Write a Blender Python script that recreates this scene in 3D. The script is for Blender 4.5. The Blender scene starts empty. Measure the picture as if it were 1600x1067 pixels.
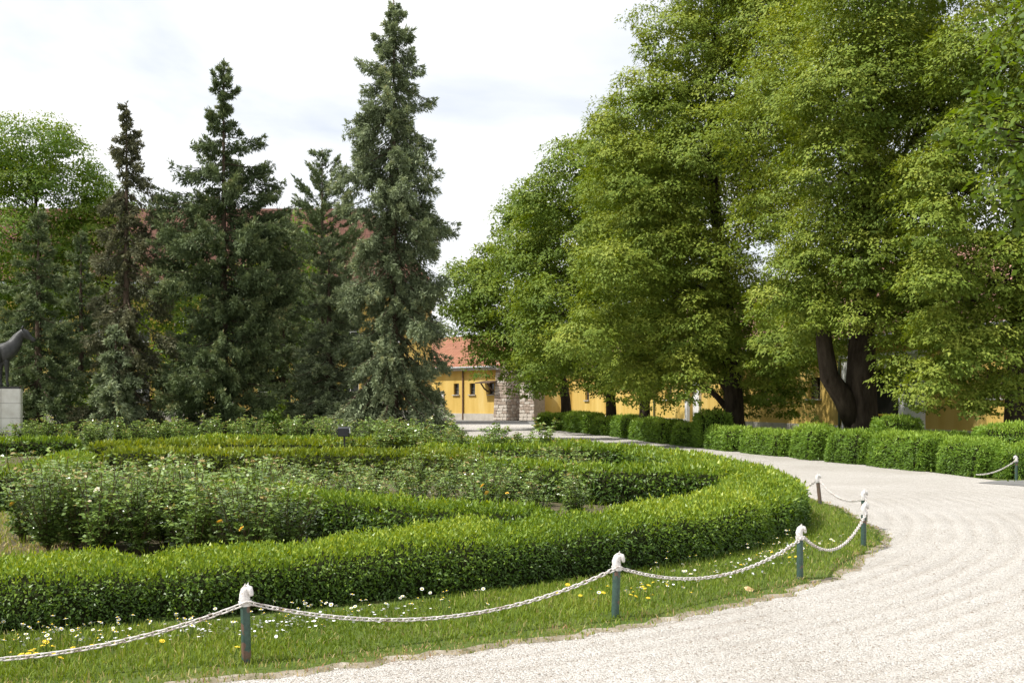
import bpy, bmesh, math
import numpy as np
from math import pi, sin, cos, radians, hypot, atan2
from mathutils import Vector, Matrix

scene = bpy.context.scene
C = scene.collection
rng = np.random.default_rng(11)

# ------------------------------------------------------------------ camera
cam_d = bpy.data.cameras.new("camera")
cam = bpy.data.objects.new("camera", cam_d)
C.objects.link(cam)
cam.location = (0, 0, 1.6)
cam.rotation_euler = (radians(90), 0, 0)
cam_d.sensor_width = 36.0
cam_d.lens = 38.6
cam_d.shift_y = 0.0591
cam_d.clip_start = 0.1
cam_d.clip_end = 2000
scene.camera = cam

# ------------------------------------------------------------------ sky and sun
SUN_EL, SUN_DIR = radians(55), (-1.0, -0.32)          # the sun stands to the left, a little behind the camera
world = bpy.data.worlds.new("World")
scene.world = world
world.use_nodes = True
wt = world.node_tree
wt.nodes.clear()
def N(t, typ, **kw):
    n = t.nodes.new(typ)
    for k, v in kw.items():
        if k in n.inputs: n.inputs[k].default_value = v
        else: setattr(n, k, v)
    return n
def math_node(t, op, a, b=None, clamp=False):
    n = t.nodes.new("ShaderNodeMath"); n.operation = op; n.use_clamp = clamp
    for i, s in enumerate((a, b)):
        if s is None: continue
        if isinstance(s, (int, float)): n.inputs[i].default_value = s
        else: t.links.new(s, n.inputs[i])
    return n.outputs[0]
def ramp(t, fac, stops):
    n = t.nodes.new("ShaderNodeValToRGB")
    el = n.color_ramp.elements
    el[0].position, el[0].color = stops[0][0], (*stops[0][1], 1)
    el[1].position, el[1].color = stops[-1][0], (*stops[-1][1], 1)
    for p, c in stops[1:-1]:
        e = el.new(p); e.color = (*c, 1)
    t.links.new(fac, n.inputs[0])
    return n.outputs[0]
sky = N(wt, "ShaderNodeTexSky")
sky.sky_type = 'NISHITA'; sky.sun_disc = False
sky.sun_elevation = SUN_EL
sky.sun_rotation = atan2(SUN_DIR[0], SUN_DIR[1])
sky.air_density = 1.0; sky.dust_density = 2.0; sky.ozone_density = 1.0
bg1 = N(wt, "ShaderNodeBackground", Strength=0.10)
wt.links.new(sky.outputs[0], bg1.inputs[0])
bg2 = N(wt, "ShaderNodeBackground", Strength=1.08)
tc = N(wt, "ShaderNodeTexCoord")
sep = N(wt, "ShaderNodeSeparateXYZ")
wt.links.new(tc.outputs['Generated'], sep.inputs[0])
zz = math_node(wt, 'ADD', math_node(wt, 'MAXIMUM', sep.outputs[2], 0.0), 0.22)
cmb = N(wt, "ShaderNodeCombineXYZ")
wt.links.new(math_node(wt, 'DIVIDE', sep.outputs[0], zz), cmb.inputs[0])
wt.links.new(math_node(wt, 'DIVIDE', sep.outputs[1], zz), cmb.inputs[1])
cn = N(wt, "ShaderNodeTexNoise", Scale=1.15, Detail=7.0, Roughness=0.52, Distortion=0.35)
wt.links.new(cmb.outputs[0], cn.inputs['Vector'])
cloud = ramp(wt, cn.outputs[0], [(0.30, (0.55, 0.55, 0.55)), (0.50, (0.86, 0.86, 0.86)), (0.60, (1, 1, 1))])
ccol = ramp(wt, cn.outputs[0], [(0.34, (0.80, 0.84, 0.90)), (0.46, (0.88, 0.90, 0.93)), (0.60, (0.97, 0.975, 0.985))])
wt.links.new(ccol, bg2.inputs[0])
mx = N(wt, "ShaderNodeMixShader")
wt.links.new(cloud, mx.inputs[0]); wt.links.new(bg1.outputs[0], mx.inputs[1]); wt.links.new(bg2.outputs[0], mx.inputs[2])
wo = N(wt, "ShaderNodeOutputWorld")
wt.links.new(mx.outputs[0], wo.inputs[0])

sun_d = bpy.data.lights.new("sun", 'SUN')
sun_d.energy = 5.0; sun_d.angle = radians(0.6); sun_d.color = (1.0, 0.965, 0.915)
sun = bpy.data.objects.new("sun", sun_d)
C.objects.link(sun)
h = hypot(*SUN_DIR)
sv = Vector((SUN_DIR[0]/h*cos(SUN_EL), SUN_DIR[1]/h*cos(SUN_EL), sin(SUN_EL)))
sun.rotation_euler = sv.to_track_quat('Z', 'Y').to_euler()
sun.location = sv*60

vs = scene.view_settings
vs.view_transform = 'Standard'; vs.look = 'None'; vs.exposure = 0.28; vs.gamma = 1.0; vs.use_curve_mapping = False
cy = scene.cycles
cy.max_bounces = 6; cy.diffuse_bounces = 3; cy.glossy_bounces = 2; cy.transmission_bounces = 4; cy.transparent_max_bounces = 4
cy.use_denoising = True
cy.sample_clamp_indirect = 6.0

# ------------------------------------------------------------------ helpers
def tag(o, label=None, cat=None, group=None, kind=None):
    if label: o["label"] = label
    if cat: o["category"] = cat
    if group: o["group"] = group
    if kind: o["kind"] = kind
    return o
def empty(name, loc, label=None, cat=None, group=None, rz=0.0):
    o = bpy.data.objects.new(name, None); C.objects.link(o)
    o.location = loc; o.rotation_euler = (0, 0, rz); o.empty_display_size = 0.2
    return tag(o, label, cat, group)
def mk_mesh(name, V, F, mats, tint=None, smooth=False, mat_idx=None):
    V = np.asarray(V, dtype=np.float32).reshape(-1, 3)
    me = bpy.data.meshes.new(name)
    if isinstance(F, np.ndarray):
        n, k = F.shape
        me.vertices.add(len(V)); me.vertices.foreach_set("co", V.ravel())
        me.loops.add(n*k); me.loops.foreach_set("vertex_index", F.astype(np.int32).ravel())
        me.polygons.add(n); me.polygons.foreach_set("loop_start", np.arange(0, n*k, k, dtype=np.int32))
    else:
        me.from_pydata([tuple(v) for v in V], [], [tuple(f) for f in F])
    for m in (mats if isinstance(mats, (list, tuple)) else [mats]): me.materials.append(m)
    if mat_idx is not None: me.polygons.foreach_set("material_index", np.asarray(mat_idx, dtype=np.int32))
    if tint is not None:
        a = me.attributes.new("tint", 'FLOAT', 'FACE')
        a.data.foreach_set("value", np.asarray(tint, dtype=np.float32))
    if smooth: me.polygons.foreach_set("use_smooth", np.ones(len(me.polygons), dtype=bool))
    me.update(calc_edges=True)
    return me
def link(name, me, parent=None, loc=None, rot=None, scale=None):
    o = bpy.data.objects.new(name, me); C.objects.link(o)
    if parent is not None: o.parent = parent
    if loc is not None: o.location = loc
    if rot is not None: o.rotation_euler = rot
    if scale is not None: o.scale = scale
    return o
def copy_tree(o, parent=None):
    c = o.copy(); C.objects.link(c)
    if parent is not None: c.parent = parent
    for ch in o.children: copy_tree(ch, c)
    return c
class MB:
    def __init__(s): s.V = []; s.F = []
    def add(s, V, F):
        b = len(s.V); s.V += [tuple(v) for v in V]; s.F += [tuple(i+b for i in f) for f in F]; return s
    def box(s, c, d, m=None):
        x, y, z = d[0]/2, d[1]/2, d[2]/2
        V = [(sx*x, sy*y, sz*z) for sz in (-1, 1) for sy in (-1, 1) for sx in (-1, 1)]
        if m is not None: V = [tuple(m @ Vector(v)) for v in V]
        V = [(v[0]+c[0], v[1]+c[1], v[2]+c[2]) for v in V]
        return s.add(V, [(0,2,3,1),(4,5,7,6),(0,1,5,4),(2,6,7,3),(0,4,6,2),(1,3,7,5)])
    def tube(s, pts, rad, n=8, cap=True):
        pts = [Vector(p) for p in pts]; rings = []
        for i, p in enumerate(pts):
            t = (pts[min(i+1, len(pts)-1)] - pts[max(i-1, 0)]).normalized()
            a = t.orthogonal() if i == 0 else (prev - prev.dot(t)*t)
            a.normalize(); prev = a; b = t.cross(a)
            r = rad[i] if isinstance(rad, (list, tuple)) else rad
            if not isinstance(r, (list, tuple)): r = (r, r)
            rings.append([p + a*cos(2*pi*k/n)*r[0] + b*sin(2*pi*k/n)*r[1] for k in range(n)])
        V = [v for R in rings for v in R]
        F = [(i*n+k, i*n+(k+1) % n, (i+1)*n+(k+1) % n, (i+1)*n+k) for i in range(len(rings)-1) for k in range(n)]
        if cap: F += [tuple(range(n-1, -1, -1)), tuple((len(rings)-1)*n+k for k in range(n))]
        return s.add(V, F)
    def prism(s, poly, z0, z1):
        n = len(poly)
        V = [(x, y, z0) for x, y in poly] + [(x, y, z1) for x, y in poly]
        return s.add(V, [tuple(range(n-1, -1, -1)), tuple(range(n, 2*n))] + [(i, (i+1) % n, n+(i+1) % n, n+i) for i in range(n)])
    def build(s, name, mat, parent=None, loc=None, rot=None, smooth=False):
        me = mk_mesh(name, s.V, s.F, mat, smooth=smooth)
        return link(name, me, parent, loc, rot)
def unit(a): return a/np.maximum(np.linalg.norm(a, axis=-1, keepdims=True), 1e-9)
def leaf_geo(P, D, Nn, L, W, fold=0.12):
    """one folded diamond per leaf"""
    D = unit(D); S = unit(np.cross(D, Nn)); Nn = np.cross(S, D)
    L = np.broadcast_to(np.asarray(L, dtype=float), (len(P),))[:, None]; W = np.broadcast_to(np.asarray(W, dtype=float), (len(P),))[:, None]
    V = np.stack([P, P + D*L*0.42 + S*W*0.5 + Nn*L*fold, P + D*L, P + D*L*0.42 - S*W*0.5 + Nn*L*fold], 1).reshape(-1, 3)
    F = np.arange(len(P)*4).reshape(-1, 4)
    return V, F
def spike_geo(P, D, Nn, L, W):
    D = unit(D); S = unit(np.cross(D, Nn))
    V = np.stack([P + D*L[:, None]*0.1 + S*W[:, None]*0.5, P + D*L[:, None], P + D*L[:, None]*0.1 - S*W[:, None]*0.5], 1).reshape(-1, 3)
    return V, np.arange(len(P)*3).reshape(-1, 3)
def spline(P, n, closed=False):
    P = np.asarray(P, float)
    m = len(P)
    out = []
    segs = m if closed else m-1
    for i in range(segs):
        p = [P[(i+k-1) % m] if closed else P[min(max(i+k-1, 0), m-1)] for k in range(4)]
        t = np.linspace(0, 1, n, endpoint=False)[:, None]
        out.append(0.5*((2*p[1]) + (-p[0]+p[2])*t + (2*p[0]-5*p[1]+4*p[2]-p[3])*t**2 + (-p[0]+3*p[1]-3*p[2]+p[3])*t**3))
    out = np.concatenate(out)
    return out if closed else np.vstack([out, P[-1:]])
def resample(P, ds, closed=False):
    Q = np.vstack([P, P[:1]]) if closed else P
    l = np.r_[0, np.cumsum(np.linalg.norm(np.diff(Q, axis=0), axis=1))]
    n = max(int(l[-1]/ds), 4)
    s = np.linspace(0, l[-1], n+1)
    if closed: s = s[:-1]
    return np.c_[np.interp(s, l, Q[:, 0]), np.interp(s, l, Q[:, 1])], s, l[-1]
_ph = rng.random((9, 4))
def wob(x, y, z=0.0, sc=1.0):
    """smooth pseudo noise about -1..1"""
    r = 0
    for i, a in enumerate(_ph):
        k = sc*(0.7+0.45*i)
        r = r + np.sin(x*k*cos(a[0]*6.28) + y*k*sin(a[0]*6.28) + z*k*(a[1]*2-1)*1.3 + a[2]*6.28)/(1+0.25*i)
    return r/3.2

# ------------------------------------------------------------------ materials
def base_mat(name, rough=0.8, spec=0.3):
    m = bpy.data.materials.new(name); m.use_nodes = True
    t = m.node_tree; p = t.nodes["Principled BSDF"]
    p.inputs["Roughness"].default_value = rough
    p.inputs["Specular IOR Level"].default_value = spec
    return m, t, p
def leaf_mat(name, stops, rough=0.5, spec=0.3, trans=0.3, tcol=1.25):
    m, t, p = base_mat(name, rough, spec)
    at = N(t, "ShaderNodeAttribute", attribute_name="tint")
    col = ramp(t, at.outputs['Fac'], stops)
    t.links.new(col, p.inputs['Base Color'])
    tr = N(t, "ShaderNodeBsdfTranslucent")
    hs = N(t, "ShaderNodeHueSaturation", Saturation=1.15, Value=tcol)
    hs.inputs['Hue'].default_value = 0.485
    t.links.new(col, hs.inputs['Color']); t.links.new(hs.outputs[0], tr.inputs[0])
    ms = N(t, "ShaderNodeMixShader"); ms.inputs[0].default_value = trans
    t.links.new(p.outputs[0], ms.inputs[1]); t.links.new(tr.outputs[0], ms.inputs[2])
    t.links.new(ms.outputs[0], t.nodes["Material Output"].inputs[0])
    return m
def noise_mat(name, stops, scale=3.0, detail=6, rough=0.85, spec=0.2, bump=0.0, bscale=None, bdist=0.02, stretch=(1, 1, 1), metallic=0.0, coords='Object'):
    m, t, p = base_mat(name, rough, spec)
    p.inputs['Metallic'].default_value = metallic
    tc = N(t, "ShaderNodeTexCoord"); mp = N(t, "ShaderNodeMapping"); mp.inputs['Scale'].default_value = stretch
    t.links.new(tc.outputs[coords], mp.inputs[0])
    n = N(t, "ShaderNodeTexNoise", Scale=scale, Detail=detail, Roughness=0.62)
    t.links.new(mp.outputs[0], n.inputs['Vector'])
    t.links.new(ramp(t, n.outputs[0], stops), p.inputs['Base Color'])
    if bump:
        n2 = N(t, "ShaderNodeTexNoise", Scale=bscale or scale*4, Detail=5.0)
        t.links.new(mp.outputs[0], n2.inputs['Vector'])
        b = N(t, "ShaderNodeBump", Strength=bump, Distance=bdist)
        t.links.new(n2.outputs[0], b.inputs['Height']); t.links.new(b.outputs[0], p.inputs['Normal'])
    return m
M = {}
M['bark'] = noise_mat("bark", [(0.3, (0.018, 0.013, 0.009)), (0.7, (0.07, 0.055, 0.04))], 6, 7, 0.95, 0.1, 0.9, 14, 0.03, (1, 1, 0.25))
M['spruce_bark'] = noise_mat("spruce_bark", [(0.3, (0.05, 0.034, 0.024)), (0.7, (0.13, 0.095, 0.07))], 8, 6, 0.95, 0.1, 0.7, 20, 0.02, (1, 1, 0.4))
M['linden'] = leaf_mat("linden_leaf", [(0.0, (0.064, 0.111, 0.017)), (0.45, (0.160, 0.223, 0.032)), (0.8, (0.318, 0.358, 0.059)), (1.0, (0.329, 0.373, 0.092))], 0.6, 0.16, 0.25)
M['linden_far'] = leaf_mat("linden_leaf_green", [(0.0, (0.057, 0.102, 0.017)), (0.5, (0.143, 0.213, 0.030)), (1.0, (0.346, 0.392, 0.059))], 0.6, 0.16, 0.25)
M['maple'] = leaf_mat("maple_leaf", [(0.0, (0.049, 0.093, 0.011)), (0.5, (0.108, 0.172, 0.020)), (1.0, (0.194, 0.251, 0.036))], 0.42, 0.35, 0.4)
M['decid'] = leaf_mat("broad_leaf", [(0.0, (0.052, 0.105, 0.014)), (0.5, (0.127, 0.212, 0.028)), (1.0, (0.301, 0.340, 0.055))], 0.5, 0.3, 0.4)
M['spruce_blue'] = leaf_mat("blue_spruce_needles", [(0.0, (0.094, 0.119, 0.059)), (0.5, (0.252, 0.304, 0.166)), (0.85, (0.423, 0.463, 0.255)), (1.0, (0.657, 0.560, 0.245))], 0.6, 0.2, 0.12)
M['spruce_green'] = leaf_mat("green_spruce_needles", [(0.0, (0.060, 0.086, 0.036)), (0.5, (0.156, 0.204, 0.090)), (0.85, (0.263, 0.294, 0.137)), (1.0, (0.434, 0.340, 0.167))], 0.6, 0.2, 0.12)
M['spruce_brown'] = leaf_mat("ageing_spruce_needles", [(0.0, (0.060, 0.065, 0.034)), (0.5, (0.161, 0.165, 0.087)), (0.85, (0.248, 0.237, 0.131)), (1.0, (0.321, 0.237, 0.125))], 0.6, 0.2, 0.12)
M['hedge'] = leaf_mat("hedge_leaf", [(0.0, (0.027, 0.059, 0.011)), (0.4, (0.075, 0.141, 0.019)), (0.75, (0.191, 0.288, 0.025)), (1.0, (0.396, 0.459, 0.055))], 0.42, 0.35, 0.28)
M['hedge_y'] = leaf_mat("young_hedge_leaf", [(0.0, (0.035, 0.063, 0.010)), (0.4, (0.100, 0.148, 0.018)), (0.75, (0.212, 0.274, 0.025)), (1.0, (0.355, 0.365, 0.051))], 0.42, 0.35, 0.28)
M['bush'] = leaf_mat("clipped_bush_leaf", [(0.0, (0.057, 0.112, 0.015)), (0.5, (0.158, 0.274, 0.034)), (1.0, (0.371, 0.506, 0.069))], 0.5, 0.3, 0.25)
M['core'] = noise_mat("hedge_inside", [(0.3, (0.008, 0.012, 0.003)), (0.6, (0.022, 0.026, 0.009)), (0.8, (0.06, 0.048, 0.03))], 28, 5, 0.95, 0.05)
M['rose_leaf'] = leaf_mat("rose_leaf", [(0.0, (0.056, 0.107, 0.022)), (0.5, (0.155, 0.240, 0.053)), (0.88, (0.270, 0.378, 0.080)), (1.0, (0.334, 0.243, 0.083))], 0.27, 0.75, 0.18)
M['rose_stem'] = noise_mat("rose_stem", [(0.3, (0.05, 0.065, 0.02)), (0.7, (0.12, 0.08, 0.04))], 12, 3, 0.7)
M['petal_y'] = noise_mat("yellow_petal", [(0.3, (0.75, 0.46, 0.05)), (0.7, (0.85, 0.62, 0.12))], 30, 2, 0.6)
M['petal_w'] = noise_mat("cream_petal", [(0.3, (0.78, 0.74, 0.5)), (0.7, (0.85, 0.83, 0.7))], 30, 2, 0.6)
M['daisy'] = noise_mat("daisy_petal", [(0.3, (0.78, 0.78, 0.78)), (0.7, (0.88, 0.88, 0.86))], 30, 2, 0.6)
M['daisy_eye'] = noise_mat("flower_centre", [(0.3, (0.7, 0.45, 0.03)), (0.7, (0.85, 0.65, 0.05))], 30, 2, 0.7)
M['flower_stem'] = noise_mat("flower_stem", [(0.3, (0.06, 0.10, 0.02)), (0.7, (0.10, 0.14, 0.03))], 20, 2, 0.7)
M['grass'] = leaf_mat("grass_blade", [(0.0, (0.093, 0.151, 0.020)), (0.5, (0.195, 0.271, 0.035)), (0.8, (0.338, 0.353, 0.079)), (0.9, (0.509, 0.407, 0.205)), (1.0, (0.408, 0.240, 0.134))], 0.6, 0.2, 0.3)
M['stone_w'] = noise_mat("pale_stone", [(0.3, (0.50, 0.47, 0.42)), (0.6, (0.66, 0.64, 0.60))], 2.2, 8, 0.7, 0.3, 0.15, 20, 0.01)
M['bronze'] = noise_mat("bronze", [(0.3, (0.018, 0.018, 0.017)), (0.7, (0.06, 0.06, 0.056))], 5, 6, 0.55, 0.5, 0.5, 18, 0.02, metallic=0.35)
M['yellow'] = noise_mat("yellow_render", [(0.28, (0.38, 0.235, 0.055)), (0.42, (0.53, 0.36, 0.095)), (0.58, (0.60, 0.425, 0.13)), (0.75, (0.66, 0.52, 0.22))], 0.8, 10, 0.9, 0.15, 0.12, 30, 0.01, (1, 1, 0.16))
M['plinth'] = noise_mat("plinth_render", [(0.3, (0.34, 0.31, 0.26)), (0.7, (0.52, 0.49, 0.43))], 1.5, 7, 0.9, 0.15, 0.2, 20, 0.01)
M['white_wall'] = noise_mat("white_render", [(0.3, (0.62, 0.61, 0.60)), (0.7, (0.76, 0.75, 0.73))], 1.2, 7, 0.85, 0.2)
M['grey_trim'] = noise_mat("grey_trim", [(0.3, (0.30, 0.29, 0.27)), (0.7, (0.46, 0.45, 0.42))], 2, 5, 0.7)
M['gutter'] = noise_mat("zinc_gutter", [(0.3, (0.28, 0.30, 0.31)), (0.7, (0.42, 0.44, 0.45))], 3, 4, 0.5, 0.4, metallic=0.3)
M['pipe'] = noise_mat("brown_pipe", [(0.3, (0.10, 0.055, 0.035)), (0.7, (0.17, 0.10, 0.065))], 3, 4, 0.5, 0.4)
M['pipe_g'] = noise_mat("green_pipe", [(0.3, (0.03, 0.045, 0.03)), (0.7, (0.06, 0.08, 0.05))], 3, 4, 0.5, 0.4)
M['dark'] = noise_mat("dark_opening", [(0.3, (0.012, 0.012, 0.012)), (0.7, (0.03, 0.028, 0.025))], 2, 3, 0.6)
M['pane'] = noise_mat("window_pane", [(0.3, (0.03, 0.035, 0.035)), (0.7, (0.08, 0.085, 0.08))], 1, 3, 0.12, 0.6)
M['wood_d'] = noise_mat("dark_wood", [(0.3, (0.06, 0.04, 0.03)), (0.7, (0.13, 0.09, 0.06))], 3, 6, 0.7, 0.2, stretch=(1, 1, 6))
M['bin'] = noise_mat("orange_plastic", [(0.3, (0.55, 0.10, 0.02)), (0.7, (0.70, 0.16, 0.03))], 3, 3, 0.45, 0.4)
M['black'] = noise_mat("black_metal", [(0.3, (0.010, 0.010, 0.011)), (0.7, (0.022, 0.022, 0.023))], 8, 3, 0.4, 0.5)
M['glass'] = noise_mat("lamp_glass", [(0.3, (0.55, 0.57, 0.58)), (0.7, (0.70, 0.72, 0.73))], 8, 3, 0.1, 0.6)
M['bar_y'] = noise_mat("yellow_paint", [(0.3, (0.60, 0.40, 0.03)), (0.7, (0.72, 0.50, 0.05))], 8, 3, 0.5)
M['paper'] = noise_mat("white_paper", [(0.3, (0.70, 0.70, 0.68)), (0.7, (0.78, 0.78, 0.76))], 8, 3, 0.7)
M['stone_a'] = noise_mat("rubble_stone_pale", [(0.3, (0.42, 0.37, 0.31)), (0.7, (0.62, 0.57, 0.50))], 2.0, 6, 0.9, 0.15, 0.4, 8, 0.03)
M['stone_b'] = noise_mat("rubble_stone_brown", [(0.3, (0.30, 0.24, 0.19)), (0.7, (0.48, 0.40, 0.33))], 2.0, 6, 0.9, 0.15, 0.4, 8, 0.03)
M['mortar'] = noise_mat("mortar", [(0.3, (0.20, 0.17, 0.14)), (0.7, (0.30, 0.27, 0.23))], 5, 5, 0.95, 0.1)
M['twig'] = noise_mat("bare_twig", [(0.3, (0.10, 0.085, 0.07)), (0.7, (0.18, 0.16, 0.13))], 6, 3, 0.9)
M['dead_leaf'] = noise_mat("dead_leaf", [(0.3, (0.42, 0.27, 0.12)), (0.7, (0.58, 0.42, 0.22))], 20, 3, 0.8)

def painted(name, base, under, lo, hi, scale, rough=0.5):
    m, t, p = base_mat(name, rough, 0.4)
    tc = N(t, "ShaderNodeTexCoord")
    n = N(t, "ShaderNodeTexNoise", Scale=scale, Detail=6.0, Roughness=0.6)
    oi = N(t, "ShaderNodeObjectInfo")
    va = N(t, "ShaderNodeVectorMath"); va.operation = 'ADD'
    t.links.new(tc.outputs['Object'], va.inputs[0]); t.links.new(oi.outputs['Location'], va.inputs[1])
    t.links.new(va.outputs[0], n.inputs['Vector'])
    n3 = N(t, "ShaderNodeTexNoise", Scale=scale*5, Detail=4.0)
    t.links.new(va.outputs[0], n3.inputs['Vector'])
    c1 = ramp(t, n3.outputs[0], [(0.3, tuple(c*0.72 for c in base)), (0.7, tuple(min(1, c*1.12) for c in base))])
    f = ramp(t, n.outputs[0], [(lo, (0, 0, 0)), (hi, (1, 1, 1))])
    mxn = N(t, "ShaderNodeMix"); mxn.data_type = 'RGBA'
    t.links.new(f, mxn.inputs[0]); t.links.new(c1, mxn.inputs[6]); mxn.inputs[7].default_value = (*under, 1)
    t.links.new(mxn.outputs[2], p.inputs['Base Color'])
    b = N(t, "ShaderNodeBump", Strength=0.3, Distance=0.002)
    t.links.new(n3.outputs[0], b.inputs['Height']); t.links.new(b.outputs[0], p.inputs['Normal'])
    return m
M['post_green'] = painted("green_post_paint", (0.05, 0.092, 0.072), (0.14, 0.085, 0.06), 0.575, 0.605, 8)
M['post_worn'] = painted("worn_post_paint", (0.09, 0.10, 0.075), (0.15, 0.10, 0.07), 0.45, 0.52, 9)
M['white_iron'] = painted("white_iron_paint", (0.72, 0.69, 0.66), (0.38, 0.31, 0.26), 0.58, 0.66, 30)
M['white_chain'] = painted("white_chain_paint", (0.66, 0.62, 0.58), (0.34, 0.27, 0.23), 0.53, 0.62, 22)

def roof_mat(name, c0, c1, rows=3.2):
    m, t, p = base_mat(name, 0.85, 0.15)
    tc = N(t, "ShaderNodeTexCoord")
    br = N(t, "ShaderNodeTexBrick", Scale=rows)
    br.inputs['Mortar Size'].default_value = 0.02; br.inputs['Brick Width'].default_value = 0.6; br.inputs['Row Height'].default_value = 0.9
    br.inputs['Color1'].default_value = (*c0, 1); br.inputs['Color2'].default_value = (*c1, 1)
    br.inputs['Mortar'].default_value = (*[c*0.45 for c in c0], 1)
    t.links.new(tc.outputs['UV'], br.inputs['Vector'])
    n = N(t, "ShaderNodeTexNoise", Scale=0.5, Detail=6.0)
    t.links.new(tc.outputs['Object'], n.inputs['Vector'])
    hs = N(t, "ShaderNodeHueSaturation")
    t.links.new(br.outputs[0], hs.inputs['Color'])
    t.links.new(math_node(t, 'ADD', math_node(t, 'MULTIPLY', n.outputs[0], 0.7), 0.65), hs.inputs['Value'])
    t.links.new(hs.outputs[0], p.inputs['Base Color'])
    b = N(t, "ShaderNodeBump", Strength=0.8, Distance=0.03)
    t.links.new(br.outputs[1], b.inputs['Height']); b.invert = True
    t.links.new(b.outputs[0], p.inputs['Normal'])
    return m
M['roof_o'] = roof_mat("orange_roof_tiles", (0.30, 0.14, 0.085), (0.26, 0.115, 0.07), 1.6)
M['roof_r'] = roof_mat("brown_red_roof_tiles", (0.145, 0.072, 0.052), (0.12, 0.058, 0.042), 1.6)
M['roof_p'] = roof_mat("faded_roof_tiles", (0.36, 0.21, 0.16), (0.30, 0.15, 0.11), 1.6)

# ---- ground materials
def gravel_mat():
    m, t, p = base_mat("gravel", 0.92, 0.15)
    tc = N(t, "ShaderNodeTexCoord")
    vo = N(t, "ShaderNodeTexVoronoi", Scale=85.0); vo.feature = 'F1'
    t.links.new(tc.outputs['Object'], vo.inputs['Vector'])
    sepc = N(t, "ShaderNodeSeparateColor"); t.links.new(vo.outputs['Color'], sepc.inputs[0])
    peb = ramp(t, sepc.outputs[0], [(0.0, (0.29, 0.265, 0.235)), (0.2, (0.46, 0.435, 0.40)), (0.6, (0.55, 0.53, 0.50)), (1.0, (0.65, 0.635, 0.61))])
    n1 = N(t, "ShaderNodeTexNoise", Scale=0.45, Detail=7.0, Roughness=0.6)
    t.links.new(tc.outputs['Object'], n1.inputs['Vector'])
    tone = ramp(t, n1.outputs[0], [(0.3, (0.80, 0.775, 0.735)), (0.65, (0.955, 0.94, 0.915))])
    mu = N(t, "ShaderNodeMix"); mu.data_type = 'RGBA'; mu.blend_type = 'MULTIPLY'; mu.inputs[0].default_value = 1.0
    t.links.new(peb, mu.inputs[6]); t.links.new(tone, mu.inputs[7])
    gcol = mu
    # raked furrows that follow the drive round the garden, and small stones
    sub = N(t, "ShaderNodeVectorMath"); sub.operation = 'SUBTRACT'; sub.inputs[1].default_value = (-7.2, 18.8, 0)
    t.links.new(tc.outputs['Object'], sub.inputs[0])
    ln = N(t, "ShaderNodeVectorMath"); ln.operation = 'LENGTH'; t.links.new(sub.outputs[0], ln.inputs[0])
    n2 = N(t, "ShaderNodeTexNoise", Scale=0.9, Detail=4.0); t.links.new(tc.outputs['Object'], n2.inputs['Vector'])
    ph = math_node(t, 'ADD', math_node(t, 'MULTIPLY', ln.outputs['Value'], 25.0), math_node(t, 'MULTIPLY', n2.outputs[0], 3.5))
    wv = math_node(t, 'SINE', ph)
    n4 = N(t, "ShaderNodeTexNoise", Scale=0.7, Detail=3.0); t.links.new(tc.outputs['Object'], n4.inputs['Vector'])
    amp = math_node(t, 'MULTIPLY', math_node(t, 'SUBTRACT', n4.outputs[0], 0.30, True), 0.045)
    s2 = N(t, "ShaderNodeVectorMath"); s2.operation = 'DISTANCE'; s2.inputs[1].default_value = (3.0, 5.0, 0)
    t.links.new(tc.outputs['Object'], s2.inputs[0])
    mr = N(t, "ShaderNodeMapRange"); t.links.new(s2.outputs['Value'], mr.inputs[0])
    for q_, v_ in zip((1, 2, 3, 4), (4.0, 17.0, 1.0, 0.22)): mr.inputs[q_].default_value = v_
    amp = math_node(t, 'MULTIPLY', amp, mr.outputs[0])          # freshly raked near the bend, worn flat further on
    hgt = math_node(t, 'ADD', math_node(t, 'MULTIPLY', wv, amp), math_node(t, 'MULTIPLY', vo.outputs['Distance'], -0.012))
    n5 = N(t, "ShaderNodeTexNoise", Scale=9.0, Detail=6.0); t.links.new(tc.outputs['Object'], n5.inputs['Vector'])
    hgt = math_node(t, 'ADD', hgt, math_node(t, 'MULTIPLY', n5.outputs[0], 0.020))
    fw = math_node(t, 'POWER', math_node(t, 'MULTIPLY', math_node(t, 'SUBTRACT', 1.0, wv), 0.5), 5.0)
    fur = math_node(t, 'MULTIPLY', math_node(t, 'MULTIPLY', fw, amp), 38.0, True)   # darker grit lies in the furrows
    dm = N(t, "ShaderNodeMix"); dm.data_type = 'RGBA'; dm.blend_type = 'MULTIPLY'; dm.inputs[7].default_value = (0.74, 0.70, 0.66, 1)
    t.links.new(fur, dm.inputs[0]); t.links.new(gcol.outputs[2], dm.inputs[6]); t.links.new(dm.outputs[2], p.inputs['Base Color'])
    b = N(t, "ShaderNodeBump", Strength=1.0, Distance=1.0)
    t.links.new(hgt, b.inputs['Height']); t.links.new(b.outputs[0], p.inputs['Normal'])
    return m
M['gravel'] = gravel_mat()
M['soil'] = noise_mat("soil", [(0.25, (0.045, 0.05, 0.02)), (0.5, (0.10, 0.085, 0.05)), (0.75, (0.15, 0.12, 0.075))], 1.4, 9, 0.95, 0.1, 0.6, 25, 0.03)
M['edge_soil'] = noise_mat("edge_soil", [(0.3, (0.12, 0.11, 0.055)), (0.5, (0.27, 0.23, 0.17)), (0.7, (0.42, 0.38, 0.32))], 5, 9, 0.95, 0.1, 0.8, 60, 0.02)
M['turf'] = noise_mat("turf_ground", [(0.3, (0.05, 0.085, 0.016)), (0.55, (0.09, 0.12, 0.028)), (0.75, (0.15, 0.13, 0.06))], 1.8, 9, 0.95, 0.1, 0.6, 40, 0.02)
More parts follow.
